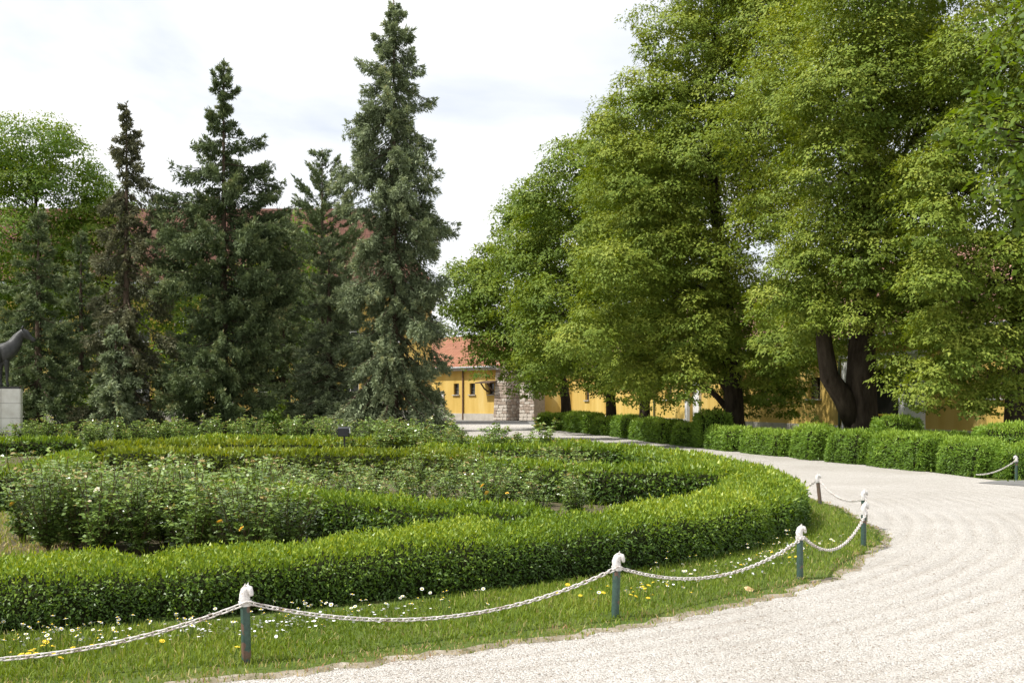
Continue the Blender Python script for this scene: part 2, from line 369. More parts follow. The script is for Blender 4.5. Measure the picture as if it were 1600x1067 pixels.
M['asphalt'] = noise_mat("asphalt", [(0.3, (0.13, 0.13, 0.125)), (0.7, (0.22, 0.215, 0.205))], 2.5, 9, 0.9, 0.2, 0.3, 60, 0.01)

# ------------------------------------------------------------------ the ground
def sheet(name, poly, z, mat):
    me = bpy.data.meshes.new(name)
    bm = bmesh.new()
    f = bm.faces.new([bm.verts.new((x, y, z)) for x, y in poly])
    if f.normal.z < 0: f.normal_flip()
    f.normal_update()
    if f.normal.z < 0: f.normal_flip()
    bmesh.ops.triangulate(bm, faces=bm.faces[:])
    bm.to_mesh(me); bm.free()
    me.materials.append(mat)
    return tag(link(name, me), kind="structure")
sheet("ground", [(-500, -200), (500, -200), (500, 900), (-500, 900)], -0.012, M['turf'])
road = spline([(13.6, 4), (11.8, 12), (10.6, 18), (9.85, 22.7), (9.55, 25.2), (8.95, 28), (8.1, 31.9), (7.3, 35.2), (6.0, 41.6), (5.2, 48), (4.0, 55), (2.9, 61), (1.6, 66), (2.4, 78)], 6)
sheet("gravel_road", [(-45, -20), (30, -20), (30, -2)] + [tuple(p) for p in road] + [(-14, 78), (-12, 62), (-9.5, 50), (-7, 40), (-10, 37), (-24, 35), (-45, 33)], 0.0, M['gravel'])
sheet("asphalt_yard", [(-60, 78.2), (2.4, 78.0), (4.8, 82), (4.8, 118), (-60, 130)], 0.004, M['asphalt'])
sheet("asphalt_drive", [(9.2, 21.7), (9.9, 20.6), (11.5, 19.6), (30, 17), (30, 21), (12, 22.3), (10.0, 22.4)], 0.008, M['asphalt'])

VERGE = spline([(-8, 4.9), (-4.4, 5.45), (-1.5, 6.35), (.85, 7.8), (2.72, 9.65), (4.02, 11.9), (4.6, 13.6), (4.95, 16.7), (4.95, 20), (4.6, 23.5), (3.9, 26.3), (2.8, 29),
                (1, 31.2), (-1.5, 33), (-4.5, 34.2), (-8, 34.6), (-12, 34.2), (-16.5, 32.3), (-20, 28.5), (-21.8, 22), (-20.8, 14.5), (-17, 8.5), (-12.5, 5.8)], 40, True)
RING = spline([(-8, 6.6), (-3.44, 7.4), (-1.0, 8.6), (.92, 9.9), (2.35, 11.4), (3.5, 13.3), (4.0, 15.5), (4.2, 18), (4.15, 20.5), (3.85, 23), (3.3, 25.5), (2.3, 28),
               (.6, 30.2), (-1.5, 31.8), (-4.5, 33), (-8, 33.4), (-12, 33), (-16, 31.2), (-19, 28), (-20.5, 22), (-19.5, 15), (-16, 9.8), (-12, 7.4)], 30, True)
def offset(P, d):
    T = unit(np.roll(P, -1, 0) - np.roll(P, 1, 0))
    return P + np.c_[-T[:, 1], T[:, 0]]*d         # positive = towards the inside (counter-clockwise path)
vout, vs_, vlen = resample(VERGE, 0.06, True)
edge_n = 0.07*wob(vout[:, 0], vout[:, 1], 0, 3.0) + 0.06*wob(vout[:, 0], vout[:, 1], 3, 9.0) + 0.02*wob(vout[:, 0], vout[:, 1], 3, 30.0)
rings = []
for k, (d, z) in enumerate([(0.0, 0.001), (0.08, 0.018), (0.32, 0.035), (0.8, 0.045), (1.6, 0.05)]):
    Q = offset(vout, d) + (0 if k > 1 else 1)*offset(vout*0, 0)*0
    if k < 2:
        T = unit(np.roll(vout, -1, 0) - np.roll(vout, 1, 0)); Q = Q + np.c_[-T[:, 1], T[:, 0]]*edge_n[:, None]
    rings.append(np.c_[Q, np.full(len(Q), z)])
nv = len(vout); V = np.concatenate(rings + [np.array([[-8, 20, 0.05]])])
F = [(k*nv+i, k*nv+(i+1) % nv, (k+1)*nv+(i+1) % nv, (k+1)*nv+i) for k in range(4) for i in range(nv)] + [(4*nv+i, 4*nv+(i+1) % nv, 5*nv) for i in range(nv)]
tag(link("grass_verge", mk_mesh("grass_verge", V, F, [M['turf'], M['edge_soil']], mat_idx=[1]*nv+[0]*(len(F)-nv))), kind="structure")
bed = offset(resample(RING, 0.3, True)[0], 0.5)
sheet("garden_soil", [tuple(p) for p in bed], 0.056, M['soil'])

# ------------------------------------------------------------------ buildings
def uv_quad(me):
    """metres along the slope as UV, for the tiles"""
    uv = me.uv_layers.new(name="UVMap")
    for p in me.polygons:
        n = p.normal; up = Vector((0, 0, 1)); s = up.cross(n)
        s = Vector((1, 0, 0)) if s.length < 1e-4 else s.normalized(); t = n.cross(s)
        for li in p.loop_indices:
            co = me.vertices[me.loops[li].vertex_index].co
            uv.data[li].uv = (co.dot(s), co.dot(t))
def hip_roof(name, L, W, z0, rise, over, mat, parent, hips=(True, True)):
    """local: x along the wall 0..L, y into the building 0..W"""
    x0, x1, y0, y1 = -over, L+over, -over, W+over
    hx0 = x0 + ((y1-y0)/2 if hips[0] else 0); hx1 = x1 - ((y1-y0)/2 if hips[1] else 0); ym = (y0+y1)/2
    V = [(x0, y0, z0), (x1, y0, z0), (x1, y1, z0), (x0, y1, z0), (hx0, ym, z0+rise), (hx1, ym, z0+rise)]
    F = [(0, 1, 5, 4), (2, 3, 4, 5), (1, 2, 5), (3, 0, 4), (3, 2, 1, 0)]
    me = mk_mesh(name, V, F, mat); uv_quad(me)
    return link(name, me, parent)
def wall_with(parent, L, W, H, openings, mat, name="wall"):
    """outer walls as a shell; front (y=0) wall cut round openings (x0,x1,z0,z1)"""
    xs = sorted({0, L, *[o[0] for o in openings], *[o[1] for o in openings]}); zs = sorted({0, H, *[o[2] for o in openings], *[o[3] for o in openings]})
    mb = MB(); dep = 0.28
    for i in range(len(xs)-1):
        for j in range(len(zs)-1):
            xc, zc = (xs[i]+xs[i+1])/2, (zs[j]+zs[j+1])/2
            if any(o[0] < xc < o[1] and o[2] < zc < o[3] for o in openings): continue
            mb.add([(xs[i], 0, zs[j]), (xs[i+1], 0, zs[j]), (xs[i+1], 0, zs[j+1]), (xs[i], 0, zs[j+1])], [(0, 1, 2, 3)])
    for o in openings:
        a, b, c, d = o
        mb.add([(a, 0, c), (a, dep, c), (a, dep, d), (a, 0, d)], [(0, 1, 2, 3)]); mb.add([(b, 0, c), (b, dep, c), (b, dep, d), (b, 0, d)], [(3, 2, 1, 0)])
        mb.add([(a, 0, d), (b, 0, d), (b, dep, d), (a, dep, d)], [(3, 2, 1, 0)]); mb.add([(a, 0, c), (b, 0, c), (b, dep, c), (a, dep, c)], [(0, 1, 2, 3)])
    mb.add([(0, 0, 0), (0, W, 0), (0, W, H), (0, 0, H)], [(0, 3, 2, 1)]); mb.add([(L, 0, 0), (L, W, 0), (L, W, H), (L, 0, H)], [(0, 1, 2, 3)])
    mb.add([(0, W, 0), (L, W, 0), (L, W, H), (0, W, H)], [(3, 2, 1, 0)])
    return mb.build(name, mat, parent)
def window(parent, x0, x1, z0, z1, frame=M['white_wall'], sill=M['white_wall'], bars=(1, 1), deep=0.2):
    w = MB()
    t = 0.06
    for cx, cz, dx, dz in ((x0+t/2, (z0+z1)/2, t, z1-z0), (x1-t/2, (z0+z1)/2, t, z1-z0), ((x0+x1)/2, z1-t/2, x1-x0-2*t, t), ((x0+x1)/2, z0+t/2, x1-x0-2*t, t)):
        w.box((cx, deep, cz), (dx, 0.07, dz))
    for b in range(bars[0]): w.box((x0+(x1-x0)*(b+1)/(bars[0]+1), deep, (z0+z1)/2), (0.045, 0.055, z1-z0-2*t))
    for b in range(bars[1]): w.box(((x0+x1)/2, deep+0.004, z0+(z1-z0)*(b+1)/(bars[1]+1)), (x1-x0-2*t, 0.05, 0.045))
    o = w.build("window", frame, parent)
    MB().box(((x0+x1)/2, deep+0.05, (z0+z1)/2), (x1-x0, 0.02, z1-z0)).build("pane", M['pane'], o)
    MB().box(((x0+x1)/2, -0.05, z0-0.035), (x1-x0+0.24, 0.16, 0.07)).build("sill", sill, o)
    return o

def orient(a, b):
    """building frame: origin a, x axis towards b, y axis to the left of it"""
    return (a[0], a[1], 0), atan2(b[1]-a[1], b[0]-a[0])
# the long stable behind the lindens: its front runs away from the camera
loc, rz = orient((4.6, 97.5), (20.2, 22.5))
rstab = empty("stable_building", loc, "long yellow stable with faded tile roof behind the row of lindens", "building", rz=rz)
RL = hypot(15.6, 75.0)
def rx(d): return (97.5-d)/75.0*RL          # place along the front for a distance from the camera
doorx = rx(45.6)
wins_r = [(rx(d)-0.6, rx(d)+0.6, 1.75, 2.75) for d in (90, 84, 76, 71, 62, 57, 51.5, 38.5, 34.5, 30.5, 27)]
rdoors = [(doorx-1.5, doorx+1.5, 0.0, 3.0), (rx(66.5)-0.8, rx(66.5)+0.8, 0.0, 2.6)]
wall_with(rstab, RL, 11, 4.3, wins_r + rdoors, M['yellow'])
for w in wins_r: window(rstab, *w, frame=M['wood_d'], sill=M['grey_trim'])
mb = MB()
prev = 0
for a, b in sorted([(doorx-3.1, doorx+3.1), (rx(66.5)-1.2, rx(66.5)+1.2)]):
    mb.box(((prev+a)/2, -0.03, 0.28), (a-prev, 0.08, 0.56)); prev = b
mb.box(((prev+RL)/2, -0.03, 0.28), (RL-prev, 0.08, 0.56))
mb.build("plinth", M['plinth'], rstab)
for dx, hh, ww in ((doorx, 3.5, 1.6), (rx(66.5), 2.9, 0.36)):
    hw = 1.5 if dx == doorx else 0.8; oh = 3.0 if dx == doorx else 2.6
    for s in (-1, 1): MB().box((dx+s*(hw+ww/2), -0.08, oh/2), (ww, 0.2, oh)).build("pilaster", M['white_wall'], rstab)
    MB().box((dx, -0.08, (oh+hh)/2), (2*(hw+ww), 0.2, hh-oh)).build("lintel", M['white_wall'], rstab)
    MB().box((dx, -0.12, hh+0.06), (2*(hw+ww)+0.2, 0.34, 0.12)).build("cornice", M['white_wall'], rstab)
d = MB().box((doorx, 0.24, 1.5), (3.0, 0.06, 3.0)).build("door", M['dark'], rstab)  # near-black panel: the shade inside the open doorway, put into its colour
MB().tube([(doorx-1.45, 0.12, 1.05), (doorx+1.45, 0.12, 1.05)], 0.045).build("door_bar", M['bar_y'], d)
MB().box((doorx+1.0, 0.19, 0.72), (0.22, 0.02, 0.30)).build("notice", M['paper'], d)
MB().box((rx(66.5), 0.24, 1.3), (1.6, 0.06, 2.6)).build("door", M['white_wall'], rstab)
for dd in (49.0, 59.5, 73.5): MB().tube([(rx(dd), -0.09, 0.05), (rx(dd), -0.09, 4.15)], 0.06).build("drainpipe", M['pipe_g'], rstab)
MB().box((RL/2, -0.22, 4.2), (RL+0.8, 0.46, 0.2)).build("eave", M['grey_trim'], rstab)
MB().tube([(-0.5, -0.56, 4.28), (RL+0.5, -0.56, 4.28)], 0.075).build("gutter", M['gutter'], rstab)
hip_roof("roof", RL, 11, 4.34, 4.3, 0.5, M['roof_p'], rstab)

# the stable across the yard
loc, rz = orient((-19.0, 112.0), (-1.15, 94.15))
fst = empty("stable_building", loc, "yellow stable with orange tile roof across the far yard", "building", rz=rz)
FL = hypot(17.85, 17.85)
wins_f = [(FL-x-0.35, FL-x+0.35, 2.25, 3.25) for x in (0.9, 3.3, 5.4)]
fdoor = (FL-9.0, FL-7.3, 0, 2.5)
wall_with(fst, FL, 10, 4.55, wins_f + [fdoor], M['yellow'])
for w in wins_f: window(fst, *w, frame=M['wood_d'], sill=M['grey_trim'], bars=(0, 1))
MB().box((FL-3.5, -0.03, 0.3), (7.0, 0.08, 0.6)).build("plinth", M['plinth'], fst)
MB().box(((FL-9.3)/2, -0.03, 0.3), (FL-9.3, 0.08, 0.6)).build("plinth", M['plinth'], fst)
for x in (FL-9.15, FL-7.15): MB().box((x, -0.06, 1.3), (0.3, 0.16, 2.6)).build("pilaster", M['white_wall'], fst)
MB().box((FL-8.15, 0.24, 1.25), (1.7, 0.06, 2.5)).build("door", M['white_wall'], fst)
MB().tube([(FL-4.45, -0.09, 0.05), (FL-4.45, -0.09, 4.4)], 0.07).build("drainpipe", M['pipe'], fst)
MB().box((FL/2, -0.25, 4.5), (FL+0.7, 0.5, 0.26)).build("eave", M['grey_trim'], fst)
MB().tube([(-0.4, -0.6, 4.62), (FL+0.2, -0.6, 4.62)], 0.08).build("gutter", M['gutter'], fst)
hip_roof("roof", FL, 10, 4.66, 3.2, 0.5, M['roof_o'], fst, (True, False))
aw = MB().add([(FL-1.75, -0.02, 3.35), (FL-0.05, -0.02, 3.35), (FL-0.05, -1.0, 3.2), (FL-1.9, -1.0, 3.2), (FL-1.75, -0.02, 3.45), (FL-0.05, -0.02, 3.45), (FL-0.05, -1.0, 3.28), (FL-1.9, -1.0, 3.28)],
              [(0, 1, 2, 3), (7, 6, 5, 4), (0, 3, 7, 4), (1, 5, 6, 2), (3, 2, 6, 7), (0, 4, 5, 1)]).build("door_canopy", M['wood_d'], fst)
for x in (FL-1.3, FL-0.5):
    MB().tube([(x, -0.02, 2.5), (x, -0.45, 2.75), (x, -0.85, 3.2)], 0.07, 6).build("bracket", M['wood_d'], aw)
bn = empty("litter_bin", (-6.75, 98.6, 0.004), "small orange litter bin beside the far stable door", "bin")
MB().tube([(0, 0, 0.35), (0, 0, 0.42), (0, 0, 1.05)], [0.17, 0.2, 0.24], 12).build("bucket", M['bin'], bn)
MB().tube([(0, 0.2, 0), (0, 0.2, 1.25)], 0.035, 8).build("post", M['pipe_g'], bn)
MB().tube([(0, 0, 1.05), (0, 0, 1.09)], [0.26, 0.26], 12).build("rim", M['bin'], bn)

# rubble stone gate between the two stables
gate = empty("stone_gate", (-0.4, 94.0, 0), "rubble stone gate piers between the two yellow stables", "gate", rz=radians(-36))
stone_me = []
for k in range(6):
    bm = bmesh.new(); bmesh.ops.create_cube(bm, size=1.0)
    r2 = np.random.default_rng(100+k)
    for v in bm.verts: v.co += Vector(r2.normal(0, 0.06, 3))
    bmesh.ops.bevel(bm, geom=bm.edges[:], offset=0.10, segments=1, affect='EDGES')
    me = bpy.data.meshes.new("stone"); bm.to_mesh(me); bm.free(); me.materials.append(M['stone_a'] if k % 2 else M['stone_b']); stone_me.append(me)
def pier(x0, x1, y0, y1, H, batter):
    c = MB(); b = batter
    c.add([(x0, y0, 0), (x1, y0, 0), (x1, y1, 0), (x0, y1, 0), (x0+b, y0+b, H), (x1-b, y0+b, H), (x1-b, y1, H), (x0+b, y1, H)],
          [(0, 3, 2, 1), (4, 5, 6, 7), (0, 1, 5, 4), (1, 2, 6, 5), (2, 3, 7, 6), (3, 0, 4, 7)])
    p = c.build("pier", M['mortar'], gate)
    z = 0.03
    while z < H-0.15:
        hh = rng.uniform(0.2, 0.32); o = b*(z+hh/2)/H
        for side in range(2):           # front courses and the courses round the left or right flank
            a, e = (x0+o, x1-o) if side == 0 else (y0+o, y1)
            x = a
            while x < e-0.08:
                w = min(rng.uniform(0.3, 0.62), e-x)
                s = link("stone", stone_me[rng.integers(6)], p)
                if side == 0: s.location = (x+w/2, y0+o, z+hh/2); s.scale = (w*0.94, 0.16, hh*0.9)
                else: s.location = ((x1-o) if x0 < 0 else (x0+o), x+w/2, z+hh/2); s.scale = (0.16, w*0.94, hh*0.9)
                x += w
        z += hh
pier(-1.1, 0.35, -0.5, 1.4, 5.0, 0.18)
pier(1.6, 3.1, -0.4, 1.2, 3.4, 0.05)
bw = MB().box((1.0, 1.1, 2.4), (1.5, 0.25, 4.8)).build("passage_wall", M['mortar'], gate)
z = 0.05
while z < 4.6:
    hh = rng.uniform(0.2, 0.32); x = 0.3
    while x < 1.6:
        w = rng.uniform(0.3, 0.6); s = link("stone", stone_me[rng.integers(6)], bw); s.location = (x+w/2, 0.97, z+hh/2); s.scale = (w*0.94, 0.12, hh*0.9); x += w
    z += hh
lw = empty("yellow_wall", (1.7, 94.6, 0), "short yellow wall with pale plinth right of the stone gate", "wall")
MB().box((2.0, 0.2, 2.1), (4.0, 0.3, 4.2)).build("panel", M['yellow'], lw)
MB().box((2.0, 0.02, 0.3), (4.0, 0.07, 0.6)).build("plinth", M['plinth'], lw)

# the two storey house behind the spruces
loc, rz = orient((-50.6, 80.0), (-6.5, 80.0))
man = empty("mansion", loc, "two storey yellow house with brown red roof behind the spruces", "building", rz=rz)
ML = 44.1
wins_m = [(x-0.65, x+0.65, z, z+2.2) for z in (1.6, 6.0) for x in np.arange(2.2, ML-1, 3.05)]
wall_with(man, ML, 9, 9.3, wins_m, M['yellow'])
for w in wins_m: window(man, *w, bars=(1, 2))
MB().box((ML/2, -0.03, 0.5), (ML+0.1, 0.1, 1.0)).build("plinth", M['plinth'], man)
MB().add([(-0.2, -0.2, 9.3), (ML+0.2, -0.2, 9.3), (ML+0.2, 9.2, 9.3), (-0.2, 9.2, 9.3), (-0.45, -0.45, 10.1), (ML+0.45, -0.45, 10.1), (ML+0.45, 9.45, 10.1), (-0.45, 9.45, 10.1)],
         [(3, 2, 1, 0), (4, 5, 6, 7), (0, 1, 5, 4), (1, 2, 6, 5), (2, 3, 7, 6), (3, 0, 4, 7)]).build("cornice", M['white_wall'], man)
MB().box((ML/2, 4.5, 10.19), (ML+1.9, 10.9, 0.17)).build("gutter", M['gutter'], man)
hip_roof("roof", ML, 9, 10.28, 6.2, 0.8, M['roof_r'], man)

# ------------------------------------------------------------------ trees
def limb_path(a, b, sag, n=7):
    a = np.array(a, float); b = np.array(b, float); t = np.linspace(0, 1, n)[:, None]
    P = a + (b-a)*t; P[:, 2] += sag*np.sin(pi*t[:, 0]); P[1:-1] += rng.normal(0, 0.05*np.linalg.norm(b-a)/3, (n-2, 3))
    return P
def crown(lobes, leaf, cov, k=90, clump=0.38, flat=0.9, tipy=0.12, droop=0.55, quad=False):
    """leaves gathered in drooping clumps over the surface of each bough"""
    Ps, Ds, Ns, Ts = [], [], [], []
    for (cx, cy_, cz, r, dens) in lobes:
        ncl = int(4*pi*r*r*cov*dens/(k*0.3*leaf*leaf))+3
        d = unit(rng.normal(0, 1, (ncl, 3))); keep = rng.random(ncl) < np.clip(0.75+0.6*d[:, 2], 0.3, 1)
        d = d[keep]; ncl = len(d)
        lump = 1+0.26*wob(d[:, 0]*3+cx*7, d[:, 1]*3+cy_*5, d[:, 2]*3+cz*3, 1.1)
        rad = lump*np.where(rng.random(ncl) < 0.14, rng.uniform(0.35, 0.85, ncl), rng.uniform(0.90, 1.04, ncl))
        c = np.array([cx, cy_, cz]) + d*rad[:, None]*r*np.array([1, 1, flat])
        ins = np.zeros(ncl, bool)
        for (ox, oy, oz, orr, od) in lobes:
            if (ox, oy, oz) == (cx, cy_, cz) or od < 0.3: continue
            q2 = (c-np.array([ox, oy, oz]))/(np.array([1, 1, flat])*orr); ins |= (q2**2).sum(1) < 0.62
        kp = ~ins | (rng.random(ncl) < 0.12)
        c, d, rad, ncl = c[kp], d[kp], rad[kp], int(kp.sum())
        if ncl == 0: continue
        c[:, 2] -= 0.18*r*(1-d[:, 2]**2)*rng.random(ncl)
        cs = clump*rng.uniform(0.55, 1.45, ncl)*(0.6+0.4*min(r/1.3, 1.2))
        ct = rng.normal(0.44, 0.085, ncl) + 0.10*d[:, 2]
        hv = unit(rng.normal(0, 1, (ncl, k, 3)) + d[:, None]*0.45); hv[:, :, 2] = np.where(hv[:, :, 2] < -0.25, -hv[:, :, 2]*0.7, hv[:, :, 2])
        o = hv*rng.uniform(0.72, 1.07, (ncl, k, 1))*np.array([1, 1, 0.85])
        ax = unit(rng.normal(0, 1, (ncl, 3))*np.array([1, 1, 0.25])); o = o + ax[:, None]*(o*ax[:, None]).sum(-1, keepdims=True)*0.5
        p = c[:, None]+o*cs[:, None, None]
        D = hv*0.75 + rng.normal(0, 0.30, o.shape); D[:, :, 2] -= droop*1.25
        Nn = hv*0.75 + d[:, None]*0.9 + rng.normal(0, 0.16, o.shape); Nn[:, :, 2] += 0.30
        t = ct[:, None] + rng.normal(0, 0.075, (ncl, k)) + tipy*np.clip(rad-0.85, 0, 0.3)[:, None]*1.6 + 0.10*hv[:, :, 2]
        Ps.append(p.reshape(-1, 3)); Ds.append(D.reshape(-1, 3)); Ns.append(Nn.reshape(-1, 3)); Ts.append(t.reshape(-1))
    P = np.concatenate(Ps); n = len(P)
    L = leaf*rng.uniform(0.7, 1.25, n)
    if quad: V, F = leaf_geo(P, np.concatenate(Ds), np.concatenate(Ns), L, L*0.64)
    else: V, F = spike_geo(P, np.concatenate(Ds), np.concatenate(Ns), L*1.06, L*0.70)
    return V, F, np.clip(np.concatenate(Ts), 0, 1)
TRI = {}
def tree(name, label, base, trunk, r0, lobes, mat, leaf, cov, group=None, nlimb=None, bark='bark', **kw):
    """trunk: list of (x,y,z) world points; lobes world (x,y,z,r,density)"""
    t = empty(name, base, label, "tree", group)
    b = np.array(base)
    tp = np.array(trunk, float)-b
    tp = np.c_[spline(tp[:, :2], 4), np.interp(np.linspace(0, 1, (len(tp)-1)*4+1), np.linspace(0, 1, len(tp)), tp[:, 2])]
    rad = [r0*(1-0.78*i/(len(tp)-1))*(1.35 if i == 0 else 1.1 if i == 1 else 1) for i in range(len(tp))]
    MB().tube([tuple(p) for p in tp], rad, 14).build("trunk", M[bark], t, smooth=True)
    lb = [(x-b[0], y-b[1], z-b[2], r, dn) for x, y, z, r, dn in lobes]
    order = sorted([q for q in lb if q[2] > 3.6 or base[2]+tp[-1, 2] < 6], key=lambda q: -q[3])[:nlimb or 18]
    for (x, y, z, r, dn) in order:
        hr = hypot(x, y); za = max(min(z-0.55*hr, tp[-1, 2]*0.97), tp[1, 2]*0.9+0.3)
        i = int(np.argmin(abs(tp[:, 2]-za)))
        Pp = limb_path(tp[i], (x, y, z), 0.12*hr if z-tp[i, 2] < hr else 0)
        rr = np.linspace(max(0.35*rad[i], 0.06), 0.025, len(Pp))
        m = MB().tube([tuple(p) for p in Pp], list(rr), 7)
        for s in range(5):
            q = Pp[rng.integers(3, len(Pp))]; e = np.array([x, y, z])+unit(rng.normal(0, 1, 3))*r*0.85
            m.tube([tuple(p) for p in limb_path(q, e, 0.1, 4)], [0.022, 0.018, 0.013, 0.008], 5, False)
        m.build("limb", M[bark], t, smooth=True)
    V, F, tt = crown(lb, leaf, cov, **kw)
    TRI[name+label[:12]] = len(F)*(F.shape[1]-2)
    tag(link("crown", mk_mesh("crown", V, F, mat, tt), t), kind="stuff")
    return t
def deepen(L, y, spread, back, dens=0.6):
    """boughs seen from the drive plus the ones that fill the crown behind them"""
    out = []
    for x, z, r in L:
        out.append((x, y+rng.normal(0, spread*0.45)-0.2*r, z, r*0.85, 1.0))
    for x, z, r in L:
        k = (y+back)/y
        out.append((x*1.0+rng.normal(0, 0.5), y+back*rng.uniform(0.6, 1.2), z+rng.normal(0, 0.4)-0.2, r*1.05, dens))
    return out
T1 = [(9.1, 9.8, 1.89), (10.7, 10.9, 1.72), (8.6, 7.9, 1.38), (10.0, 6.7, 1.55), (11.2, 9.0, 1.55), (8.8, 6.0, 1.29), (8.6, 4.7, 1.0), (10.6, 5.0, 0.95), (7.7, 5.2, 0.62), (9.5, 12.1, 1.89), (11.0, 13.1, 1.72), (11.5, 6.9, 1.03), (8.1, 9.3, 1.1), (10.8, 4.1, .7), (10.9, 4.2, .95), (7.9, 3.9, .5), (8.3, 4.0, .77), (9.4, 5.2, .9), (10.4, 4.7, .7)]
tree("linden_tree", "large yellowish linden with forked dark trunk in front of the white portal", (9.9, 31, 0),
     [(9.9, 31, -0.1), (9.85, 31, 1.6), (9.95, 31.1, 4), (10.2, 31.3, 8), (10.3, 31.3, 12)], 0.56, deepen(T1, 29.6, 1.6, 3.6) + [(7.6, 30.3, 4.3, 0.7, 0.8), (8.3, 31, 3.9, 0.7, 0.6)], M['linden'], 0.092, 1.75, "lindens along the drive")
mb = MB().tube([(9.75, 30.95, 0.9), (9.3, 30.85, 1.75), (8.9, 30.8, 2.3), (8.75, 30.8, 3.3), (8.6, 30.7, 5.2)], [0.34, 0.30, 0.26, 0.22, 0.12], 12)
mb.V = [(x-9.9, y-31, z) for x, y, z in mb.V]
lt = [o for o in C.objects if o.name == "linden_tree"][0]
mb.build("limb", M['bark'], lt, smooth=True)
T0 = [(10.6, 4.8, 1.06), (11.6, 4.6, 1.06), (10.3, 3.2, 0.8), (11.2, 2.6, 0.86), (10.0, 2.0, 0.6), (11.8, 1.75, 0.6), (10.9, 1.5, 0.45), (12.0, 3.5, 0.91), (12.0, 6.1, 1.21), (11.1, 9.6, 1.36), (12.1, 10.7, 1.67), (11.1, 7.8, 1.06), (12.7, 8.1, 1.67), (13.2, 5.1, 1.52), (9.75, 4.4, .8), (9.9, 5.6, .85), (10.1, 6.8, .9), (10.5, 2.6, .6)]
tree("linden_tree", "linden at the right edge with foliage hanging down to the hedge", (12.7, 27.5, 0),
     [(12.7, 27.5, -0.1), (12.7, 27.5, 2), (12.8, 27.6, 5), (12.6, 27.6, 10)], 0.42, deepen(T0, 26.2, 0.8, 2.6, 0.5), M['linden'], 0.088, 1.6, "lindens along the drive", clump=0.33, k=75)
T2 = [(3.6, 6.1, 1.36), (5.2, 6.8, 1.59), (6.8, 6.1, 1.59), (4.5, 4.5, 1.48), (2.8, 3.8, 1.18), (6.4, 4.1, 1.5), (8.2, 5.0, 1.59), (9.1, 3.3, 1.2), (7.0, 2.9, 0.85), (4.8, 2.8, 1.0), (9.9, 2.2, 0.75), (6.1, 14.3, 1.59), (5.0, 12.0, 1.71), (3.4, 11.0, 1.02), (8.0, 12.5, 2.05), (6.8, 10.2, 2.05), (4.1, 9.5, 1.48), (9.1, 14.5, 1.82), (9.1, 10.7, 1.82), (5.9, 8.4, 1.59), (8.6, 8.4, 1.59), (4.8, 8.1, 1.36), (7.5, 16.6, 2.05), (9.6, 16.8, 1.82), (4.5, 2.3, .9), (5.9, 2.3, .9), (7.5, 3.2, 1.2), (9.0, 2.0, .8), (10.5, 3.1, 1.0), (10.2, 4.5, 1.15), (3.2, 7.6, 1.1)]
tree("linden_tree", "broad linden with straight dark trunk and low spreading boughs in mid row", (8.1, 40, 0),
     [(8.1, 40, -0.1), (8.05, 40, 2.2), (7.7, 40, 6), (7.3, 40, 10), (7.2, 40.2, 14)], 0.40, deepen(T2, 39.0, 1.6, 3.8, 0.45), M['linden'], 0.112, 1.75, "lindens along the drive", nlimb=22)
T5 = [(5.0, 10.5, 1.8), (6.6, 9.0, 1.9), (4.2, 7.4, 1.6), (6.2, 6.2, 1.8), (7.8, 6.6, 1.7), (4.6, 4.3, 1.4), (6.8, 3.9, 1.4), (8.4, 4.2, 1.3), (7.6, 11.5, 1.8)]
tree("linden_tree", "linden with thin trunk half hidden behind the low boughs of the broad linden", (5.7, 47, 0),
     [(5.7, 47, -0.1), (5.7, 47, 2.2), (6.0, 47, 5), (6.2, 47, 10)], 0.27, deepen(T5, 46.8, 1.6, 2.6, 0.5), M['linden_far'], 0.14, 1.6, "lindens along the drive", k=70, clump=0.48)
T4 = [(3.1, 12.2, 1.83), (4.7, 10.4, 1.89), (2.8, 8.8, 2.14), (4.4, 6.6, 1.89), (1.9, 5.9, 1.89), (3.8, 3.5, 1.3), (1.9, 3.7, 1.4), (6.3, 3.9, 1.3), (0.9, 8.5, 1.57), (1.6, 11.0, 1.57), (5.0, 13.5, 1.57), (6.6, 11.9, 1.89), (5.4, 2.7, 1.1), (4.2, 2.5, .8), (6.4, 2.5, .9)]
tree("linden_tree", "green linden with slim trunk, third tree back along the drive", (4.9, 54, 0),
     [(4.9, 54, -0.1), (4.8, 54, 2.2), (4.3, 54, 5), (3.6, 54, 11)], 0.30, deepen(T4, 53.5, 1.6, 3.6, 0.4), M['linden_far'], 0.15, 1.75, "lindens along the drive", k=70, clump=0.52)
T3 = [(-2.4, 8.1, 1.54), (-2.2, 5.9, 1.6), (-0.9, 7.4, 1.65), (-2.9, 6.7, 1.2), (-1.5, 4.4, 1.0), (-1.3, 9.6, 1.2), (0.4, 8.9, 1.65), (1.1, 11.8, 1.47), (0.7, 5.8, 1.8), (0.6, 3.9, 1.2), (2.2, 3.2, 1.0), (2.6, 8.1, 2.2), (2.9, 5.0, 1.8), (0.6, 12.2, 1.25), (1.2, 2.9, .9), (-0.2, 4.2, 1.1), (2.0, 2.6, .8)]
tree("linden_tree", "farthest linden, its crown leaning over the drive toward the stone gate", (3.1, 62.5, 0),
     [(3.1, 62.5, -0.1), (2.95, 62.5, 2.4), (2.0, 62.5, 6), (1.2, 62.5, 10)], 0.34, deepen(T3, 62.5, 1.8, 3.2, 0.4), M['linden_far'], 0.165, 1.75, "lindens along the drive", k=66, clump=0.55)
